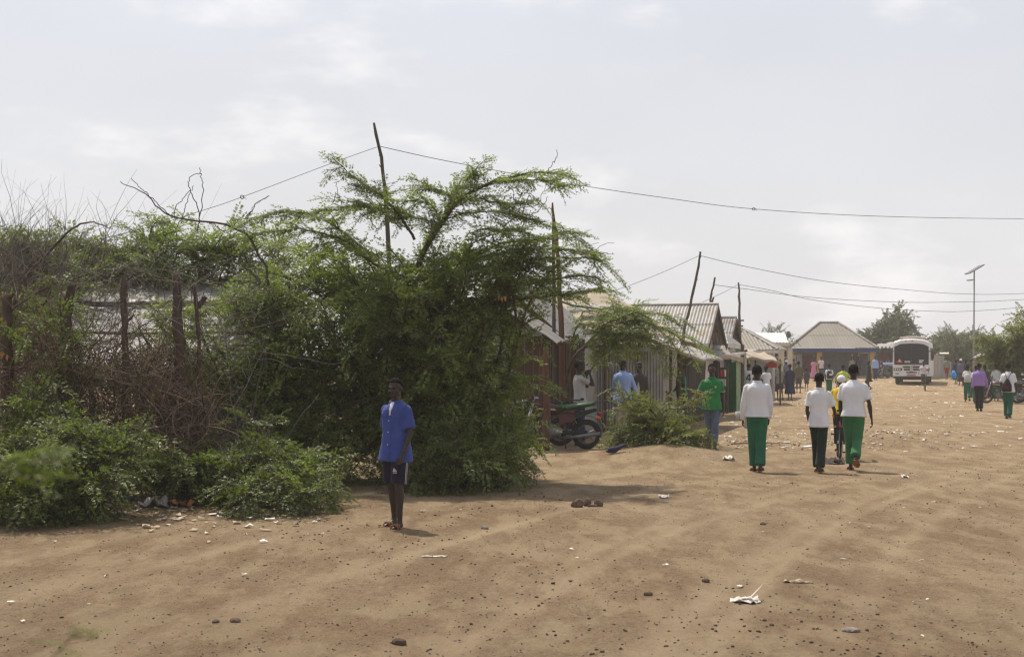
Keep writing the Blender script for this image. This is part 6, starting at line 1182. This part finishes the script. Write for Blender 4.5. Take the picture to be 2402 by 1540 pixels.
def bus(label, loc, rz):
    """front faces -Y; 2.35 m wide, 3.0 m high, 8 m long"""
    t = thing('bus', label, 'bus', loc, rz); WP = pm('white bus paint', (.66, .65, .65), .35, .08, 2, col2=(.45, .38, .30), c2lo=.55, c2hi=.8, spec=.5); GL = pm('dark bus glass', (.012, .013, .016), .2, .1, spec=.25); TR = pm('grille black', (.02, .02, .022), .5)
    w, L_ = 1.16, 7.8
    sec = lambda y, k, top=2.94, bot=.55: [(x * k, y, z) for x, z in ((-w, bot), (-w, 1.4), (-w * .985, 2.3), (-w * .93, top - .16), (-w * .60, top - .02), (0, top + .03), (w * .60, top - .02), (w * .93, top - .16), (w * .985, 2.3), (w, 1.4), (w, bot))]
    V = []; n = 11
    for y, kx, tp in ((.0, .985, 2.86), (.12, 1.0, 2.93), (.5, 1.0, 2.94), (L_ * .5, 1.0, 2.94), (L_ - .1, 1.0, 2.92), (L_, .97, 2.85)): V += sec(y, kx, tp)
    Fs = [(r * n + i, r * n + i + 1, (r + 1) * n + i + 1, (r + 1) * n + i) for r in range(5) for i in range(n - 1)] + [(r * n + n - 1, r * n, (r + 1) * n, (r + 1) * n + n - 1) for r in range(5)] + [tuple(range(n - 1, -1, -1)), tuple(5 * n + i for i in range(n))]
    MB().add(V, Fs).build('body', WP, t)
    xs = [-1.06, -.7, -.35, 0, .35, .7, 1.06]; P = [(x, -.035 - .03 * (1 - (x / 1.06) ** 2), 1.30) for x in xs] + [(x, -.012 - .03 * (1 - (x / 1.06) ** 2), 2.56 + .09 * (1 - (x / 1.06) ** 2) - (.12 if abs(x) > 1 else 0)) for x in xs[::-1]]
    V = P + [(a, .02, c) for a, b, c in P]; m = len(P); ws = MB().add(V, [(i, i + 1, m - 2 - i, m - 1 - i) for i in range(6)] + [(i, i + m, (i + 1) % m + m, (i + 1) % m) for i in range(m)]).build('windscreen', GL, t)
    MB().box((0, -.075, 1.92), (.05, .02, 1.2)).build('centre_bar', TR, ws)
    for x, sgn in ((-.42, 1), (.42, -1)): MB().tube([(x * .45, -.09, 1.36), (x * 1.1, -.08, 1.82)], .014, 5).build('wiper', TR, ws)
    MB().slab([(-.94, -.075, 1.42), (-.52, -.082, 1.42), (-.73, -.078, 1.74)], .01).build('warning_triangle', CLOTHS[1], ws); MB().slab([(-.84, -.088, 1.47), (-.62, -.092, 1.47), (-.73, -.09, 1.64)], .01).build('triangle_centre', PALE, ws)
    MB().box((.62, -.07, 1.50), (.30, .01, .20)).build('paper', PALE, ws); MB().box((-.25, -.085, 1.48), (.34, .01, .12)).build('paper', PALE, ws)
    MB().box((0, -.07, 1.275), (.46, .015, .07)).build('name_strip', PALE, t)
    for z, ww in ((1.14, 1.02), (.98, .92)):
        for sd in (-1, 1): MB().slab([(sd * .10, -.03, z - .055), (sd * ww * .5, -.02, z - .055), (sd * ww * .52, -.02, z + .055), (sd * .10, -.03, z + .055)][::sd], .03).build('grille', TR, t)
    em = MB().torus((0, -.05, 1.06), (0, 1, 0), .10, .016, 22, 7).build('emblem', STEEL, t, True); MB().slab([(-.06, -.06, 1.06), (0, -.06, 1.0), (.06, -.06, 1.06), (0, -.06, 1.12)], .02).build('emblem_diamond', STEEL, em)
    MB().box((0, -.02, .80), (.66, .04, .075), bev=.015).build('lower_grille', TR, t); MB().box((0, -.03, .64), (.52, .02, .10)).build('number_plate', pm('reddish plate', (.45, .20, .20), .6), t); MB().box((0, -.032, .845), (.2, .02, .05)).build('badge', CLOTHS[1], t)
    for sd in (-1, 1):
        h = MB().slab([(sd * .60, -.025, .90), (sd * 1.10, -.0, .90), (sd * 1.12, .0, 1.08), (sd * .56, -.02, 1.08)][::sd], .04).build('headlight', TR, t)
        for x in (.72, .86, 1.0): MB().disc((sd * x, -.035, .99), (0, 1, 0), .06, .03, 12).build('lamp', pm('lamp glass', (.6, .6, .58), .2, .05), h, True)
        MB().box((sd * .88, -.01, .72), (.22, .03, .05)).build('fog_lamp', TR, t)
        a = MB().tube([(sd * 1.08, -.02, 2.16), (sd * 1.26, -.12, 2.12)], .03, 6).build('mirror_arm', TR, t); MB().box((sd * 1.30, -.12, 1.92), (.16, .08, .42), bev=.03).build('mirror', BLKP, a, True)
        for k in range(5): MB().box((sd * 1.158, 1.15 + k * 1.32, 1.98), (.03, 1.2, .80), bev=.01).build('side_window', GL, t)
        for y in (1.35, 5.9):
            wl = MB().torus((sd * .93, y, .44), (1, 0, 0), .31, .13, 24, 9).build('wheel', RUB, t, True); MB().disc((sd * .98, y, .44), (1, 0, 0), .2, .14, 16).build('rim', ENG, wl, True)
    MB().box((0, .06, .50), (2.2, .22, .12), bev=.03).build('bumper', TR, t); MB().box((0, 3.9, .42), (1.6, 7.2, .2)).build('chassis', TR, t)
    m = MB(); [m.tube([(sd * .75, .9, 2.93), (sd * .75, .95, 3.06), (sd * .75, 6.5, 3.06), (sd * .75, 6.6, 2.93)], .025, 6) for sd in (-1, 1)]; [m.tube([(-.75, y, 3.06), (-.3, y, 3.12), (.3, y, 3.12), (.75, y, 3.06)], .025, 6) for y in (.95, 2.5, 4, 5.5)]; m.build('roof_rack', TANT, t)
    for x in (-.35, .05): MB().box((x, -.0, 2.80), (.1, .04, .04), bev=.01).build('marker_lamp', TR, t)
    return t
bus('white bus with dark windscreen driving up through the dust towards the camera', on(2138, 91), R(-18))
p, kk = person('motorcyclist in lime vest seen from behind beyond the cyclist in yellow', mo + Vector((0, -.28, 0)), 1.70, R(2), SKIN, ('shirt', HIVIS, 'long', -.08), ('trousers', DKJ, 1.0), L=(60, 4), Rr=(60, 4), aL=(40, 26, 58, 6), aR=(40, 26, 58, 6), sit=.88, hair=True, shoes=DARKSHOE, group=CR)
bpy.data.scenes.remove(TMP)
# ------------------------------------------------------------------ ground clutter, near leaves, haze
STONE = pm('brown stone', (.13, .085, .06), .95, .4, 20, .5, 40, rand=.3); STONEG = pm('grey stone', (.22, .185, .16), .95, .3, 20, .5, 40)
PAPER = pm('white litter', (.60, .56, .50), .8, .2, 9); PAPERB = pm('buff litter', (.40, .31, .22), .85, .3, 9)
ICO = None
def ico():
    global ICO
    if ICO is None:
        bm = bmesh.new(); bmesh.ops.create_icosphere(bm, subdivisions=1, radius=1); ICO = (np.array([v.co[:] for v in bm.verts]), np.array([[v.index for v in f.verts] for f in bm.faces])); bm.free()
    return ICO
def scatter(name, label, n, fn, mat, flat=.6, seed=1):
    """n small lumps as one mesh: fn(rng) -> x, y, size"""
    rr = np.random.default_rng(seed); V0, F0 = ico(); VV, FF = [], []
    xs = np.array([fn(rr) for _ in range(n)]); zs = gz(xs[:, 0], xs[:, 1])
    for i in range(n):
        sc = xs[i, 2]; a = rr.uniform(0, 6.28); P = V0 * (1 + rr.normal(0, .22, (len(V0), 1))) * np.array([1.2, .85, flat]) * sc
        c, s = math.cos(a), math.sin(a); VV.append(np.stack([P[:, 0] * c - P[:, 1] * s + xs[i, 0], P[:, 0] * s + P[:, 1] * c + xs[i, 1], P[:, 2] + zs[i] + sc * flat * .25], 1)); FF.append(F0 + i * len(V0))
    return tag(mesh_arr(name, np.concatenate(VV), [np.concatenate(FF)], mat), label, kind='stuff')
def near_xy(rr, y0=7.5, y1=26, p=1.6):
    y = y0 + (y1 - y0) * rr.random() ** p; return rr.uniform(-.40, .42) * y, y
def f1(rr): x, y = near_xy(rr); return x, y, (abs(rr.normal(.0035, .0032)) + .0025) * (1 + .8 * float(vnoise(np.array([x / 1.7]), np.array([y / 1.7]), 77)[0]))
def f2(rr): x, y = near_xy(rr, 8, 30, 1.2); return x, y, abs(rr.normal(.004, .003)) + .0025
scatter('pebbles', 'dark brown pebbles and crumbs of dung strewn over the road', 5200, f1, STONE, .7, 2); scatter('grit', 'pale grit strewn over the road', 1500, f2, STONEG, .6, 3)
def flakes(name, label, n, fn, mat, seed):
    """crumpled scraps lying on the earth, one mesh"""
    rr = np.random.default_rng(seed); VV, FF = [], []
    for i in range(n):
        x, y, sc = fn(rr); z = g(x, y) + .012; a = rr.uniform(0, 6.28); c, s = math.cos(a), math.sin(a); P = np.array([[i_ - 1, j_ - 1, 0] for j_ in range(3) for i_ in range(3)], float) * np.array([sc * rr.uniform(.6, 1.5), sc * rr.uniform(.4, 1), 1])
        P[:, 2] = np.abs(rr.normal(0, .3, 9)) * sc; P[:, :2] += rr.normal(0, .18 * sc, (9, 2)); VV.append(np.stack([P[:, 0] * c - P[:, 1] * s + x, P[:, 0] * s + P[:, 1] * c + y, P[:, 2] + z], 1)); FF.append(np.array([(0, 1, 4, 3), (1, 2, 5, 4), (3, 4, 7, 6), (4, 5, 8, 7)]) + i * 9)
    return tag(mesh_arr(name, np.concatenate(VV), [np.concatenate(FF)], mat), label, kind='stuff')
def fl_far(rr):
    d = rr.uniform(26, 75) if rr.random() < .75 else rr.uniform(75, 100); u = rr.uniform(1700, 2420); return X(u, d), d, rr.uniform(.016, .045) * (1 + d / 80)
def fl_heap(rr): 
    c = ((7.7, 29.6, .9), (4.9, 29.9, .9), (6.5, 29.3, .7), (9.3, 34, 1.2), (5.8, 33, 1.6))[rr.integers(5)]; return c[0] + rr.normal(0, c[2]), c[1] + rr.normal(0, c[2] * .8), rr.uniform(.012, .04)
def fl_near(rr): x, y = near_xy(rr, 8.5, 24, 1); return x, y, rr.uniform(.010, .026)
def fl_left(rr): u = rr.uniform(230, 760); d = CAMZ * F / (rr.normal(1205, 18) - HZ); return X(u, d), d, rr.uniform(.012, .045)
flakes('paper_litter', 'white scraps scattered over the far market ground', 420, fl_far, PAPER, 5); flakes('heap_litter', 'pale scraps on the low rubbish heaps', 240, fl_heap, PAPER, 6); flakes('straw_litter', 'buff scraps on the rubbish heaps and road', 220, fl_heap, PAPERB, 7)
flakes('road_litter', 'tiny white scraps on the near road', 50, fl_near, PAPER, 8); flakes('bush_litter', 'white and buff rubbish under the low shrubs', 60, fl_left, PAPER, 9); flakes('leaf_litter', 'brown scraps under the low shrubs', 200, fl_left, PAPERB, 10)
def f_heap(rr): x, y, q = fl_heap(rr); return x, y, rr.uniform(.008, .026)
scatter('clods', 'dark clods and rubble on the low rubbish heaps', 320, f_heap, STONE, .6, 12)
def lump(name, label, cat, u, v, size, mat, sc=(1, 1, 1), seed=0, group=None):
    d = gp(u, v); q = Vector((X(u, d), d, g(X(u, d), d))); rr = np.random.default_rng(seed + 50); bm = bmesh.new(); bmesh.ops.create_icosphere(bm, subdivisions=2, radius=1)
    V = np.array([x.co[:] for x in bm.verts]); Fs = [[x.index for x in f.verts] for f in bm.faces]; bm.free()
    V = V * (1 + .28 * noise3(V + seed * 3.3, 1.7, seed)[:, None] + rr.normal(0, .05, (len(V), 1))) * np.array(sc) * size; V[:, 2] += size * sc[2] * .45
    o = MB().add(V, Fs).build(name, mat, None); o.location = q; return tag(o, label, cat, group)
lump('dung_lump', 'left tallest of three dark dung lumps on the road', 'dung', 1355, 1189, .075, STONE, (1, .8, .95), 1, 'dung lumps'); lump('dung_lump', 'pointed middle one of three dark dung lumps', 'dung', 1378, 1186, .065, STONE, (.8, .8, 1.05), 2, 'dung lumps'); lump('dung_lump', 'right separate one of three dark dung lumps', 'dung', 1404, 1187, .06, STONE, (1, .7, .9), 3, 'dung lumps'); lump('dung_lump', 'flat dung crumb linking the middle and right lumps', 'dung', 1391, 1188, .05, STONE, (1.2, .7, .5), 4, 'dung lumps')
for k, (u, v, sz, lb) in enumerate(((937, 1510, .040, 'round brown stone at the bottom centre of the road'), (1137, 1240, .035, 'pale grey stone on the road right of the boy'), (552, 1458, .03, 'dark stone lowest on the left of the road'), (506, 1459, .022, 'small dark stone left of the other dark stone'), (1520, 1395, .03, 'brown stone in the middle of the right road'), (1790, 1230, .03, 'dark stone on the pale patch of the right road'), (1655, 1364, .03, 'brown stone left of the plastic scrap'), (1995, 1480, .05, 'flat grey stone at the lower right'))):
    lump('stone', lb, 'stone', u, v, sz, STONEG if k in (1, 7) else STONE, (1.2, .9, .7 if k != 7 else .4), 10 + k, 'loose stones on the road')
def scrap(name, label, cat, u, v, w, h, mat, seed, nx=9, ny=6, group=None, ht=.35):
    d = gp(u, v); q = Vector((X(u, d), d, g(X(u, d), d) + .006)); P = np.array([[(i / (nx - 1) - .5) * w, (j / (ny - 1) - .5) * h, 0] for j in range(ny) for i in range(nx)]); rr = np.random.default_rng(seed)
    P[:, 2] = np.maximum(0, noise3(P * 8 / max(w, .1) + seed, 1.0, seed) + .15) * w * ht; P[:, :2] += rr.normal(0, .05 * w, (len(P), 2)) * .6; Q = np.array([(j * nx + i, j * nx + i + 1, (j + 1) * nx + i + 1, (j + 1) * nx + i) for j in range(ny - 1) for i in range(nx - 1)])
    o = mesh_arr(name, P, [Q], mat, None, True); o.location = q; md = o.modifiers.new('thick', 'SOLIDIFY'); md.thickness = .003; return tag(o, label, cat, group)
o = scrap('plastic_scrap', 'torn white plastic scrap with a raised strip on the near right road', 'litter', 1748, 1412, .20, .12, PAPER, 3); MB().rings([((-.05, 0, .02), (.0, .012, 0), (0, 0, .004)), ((.04, 0, .035), (0, .016, 0), (0, 0, .004)), ((.10, .02, .09), (0, .010, 0), (0, 0, .003)), ((.13, .03, .12), (0, .004, 0), (0, 0, .002))], 6).build('strip', PAPER, o)
scrap('plastic_scrap', 'small crumpled white plastic by the dung lumps', 'litter', 1558, 1166, .13, .10, PAPER, 4, ht=.5); scrap('plastic_scrap', 'white crumpled bag under the low shrub left of the boy', 'litter', 672, 1196, .14, .12, PAPER, 5, ht=.6)
scrap('plastic_scrap', 'grey peaked plastic sheet under the pale-tipped shrub', 'litter', 362, 1188, .34, .2, pm('grey film', (.42, .40, .40), .5), 6, ht=.7); scrap('cardboard_scrap', 'orange-brown cardboard scraps under the pale-tipped shrub', 'litter', 430, 1186, .30, .22, pm('rust card', (.30, .13, .06), .85, .3), 7, ht=.6)
scrap('plastic_scrap', 'green wrapper under the pale-tipped shrub', 'litter', 428, 1168, .12, .1, TEALC, 8, ht=.7); scrap('plastic_scrap', 'multicoloured wrapper under the short-stemmed shrub', 'litter', 300, 1170, .16, .1, CLOTHS[5], 9, ht=.8); scrap('plastic_scrap', 'white scrap at the foot of the low spreading shrub', 'litter', 520, 1205, .10, .08, PAPER, 12, ht=.6)
scrap('plastic_scrap', 'long white scrap flat on the road beyond the schoolboys', 'litter', 1900, 1048, .34, .16, PAPER, 10, ht=.15); scrap('plastic_scrap', 'white bag caught at the foot of the small thorn bush', 'litter', 1708, 1078, .2, .16, PAPER, 11, ht=.7); scrap('paper_scrap', 'curled white paper beside the right schoolboy', 'litter', 2122, 1120, .12, .08, PAPER, 13, ht=.8)
scrap('paper_scrap', 'thin white paper strip on the middle road', 'litter', 1020, 1305, .22, .05, PAPER, 14, ht=.1); scrap('paper_scrap', 'bone-like pale strip near the plastic scrap', 'litter', 1870, 1366, .22, .05, PAPERB, 15, ht=.2); scrap('dark_rag', 'dark rag on the road behind the black-trousered schoolboy', 'rag', 1955, 1088, .4, .25, DKJ, 16, ht=.5)
d = gp(1445, 1062); q = Vector((X(1447, d), d, g(X(1447, d), d))); t = thing('old_shoe', 'black and blue worn shoe lying on the sandy mound', 'shoe', q, R(15))
MB().rings([((-.17, 0, .05), (0, .03, 0), (0, 0, .03)), ((-.12, 0, .055), (0, .05, 0), (0, 0, .05)), ((0, 0, .07), (0, .05, 0), (0, 0, .05)), ((.10, 0, .12), (0, .045, 0), (0, 0, .03)), ((.17, 0, .15), (0, .02, 0), (0, 0, .012))], 12).build('upper', pm('navy rag', (.02, .022, .06), .8, .3), t, True); MB().ell((-.09, .02, .035), (.11, .07, .04), 12, 7).build('sole', DARKSHOE, t)
o = MB().tube([(0, 0, 0), (.35, .05, .02), (.8, -.05, .012), (1.2, .05, .02)], [.014, .012, .01, .006], 6).build('stick', TWIG, None); o.location = on(1715, 29.2) + Vector((0, 0, .02)); tag(o, 'thin pale stick on the ground right of the small thorn bush', 'stick')
# sprigs close to the lens, out of focus
t = thing('near_sprig', 'blurred green leafy sprig close to the lens at the lower left', 'sprig', pt(40, 1180, 1.7)); v = Veg(91, 'thorn')
for k in range(10): v.spray(np.array(pt(NR.uniform(-10, 50), NR.uniform(1085, 1110), 1.7)), np.array([1, NR.normal(0, .3), NR.normal(.0, .3)]), .16)
v.curve([pt(-120, 1300, 1.8), pt(-40, 1160, 1.72), pt(30, 1095, 1.7)], .003, .001, 5, 8); v.finish(t, LEAF, BARK)
t = thing('near_sprig', 'blurred green leafy sprig close to the lens near the bottom left corner', 'sprig', pt(100, 1540, 1.7)); v = Veg(92, 'thorn')
for (u, w) in ((155, 1480), (175, 1478), (70, 1502), (130, 1520), (120, 1545)): v.spray(np.array(pt(u, w, 1.7)), np.array([1, NR.normal(0, .3), NR.normal(.02, .1)]), .085)
v.curve([pt(60, 1660, 1.75), pt(110, 1560, 1.71), pt(180, 1480, 1.7)], .0012, .0006, 5, 8); v.finish(t, LEAF, BARK)
# dusty air
hm = bpy.data.materials.new('haze air'); hm.use_nodes = True; nn_ = hm.node_tree.nodes; nn_.remove(nn_['Principled BSDF']); pv = nn_.new('ShaderNodeVolumePrincipled'); pv.inputs['Color'].default_value = (.93, .90, .86, 1); pv.inputs['Density'].default_value = .0009; pv.inputs['Anisotropy'].default_value = .0
hm.node_tree.links.new(pv.outputs[0], nn_['Material Output'].inputs['Volume'])
hb = MB().box((0, 320, 4.6), (860, 800, 12.2)).build('haze', hm, None); tag(hb, 'thin dusty haze filling the street', kind='stuff')
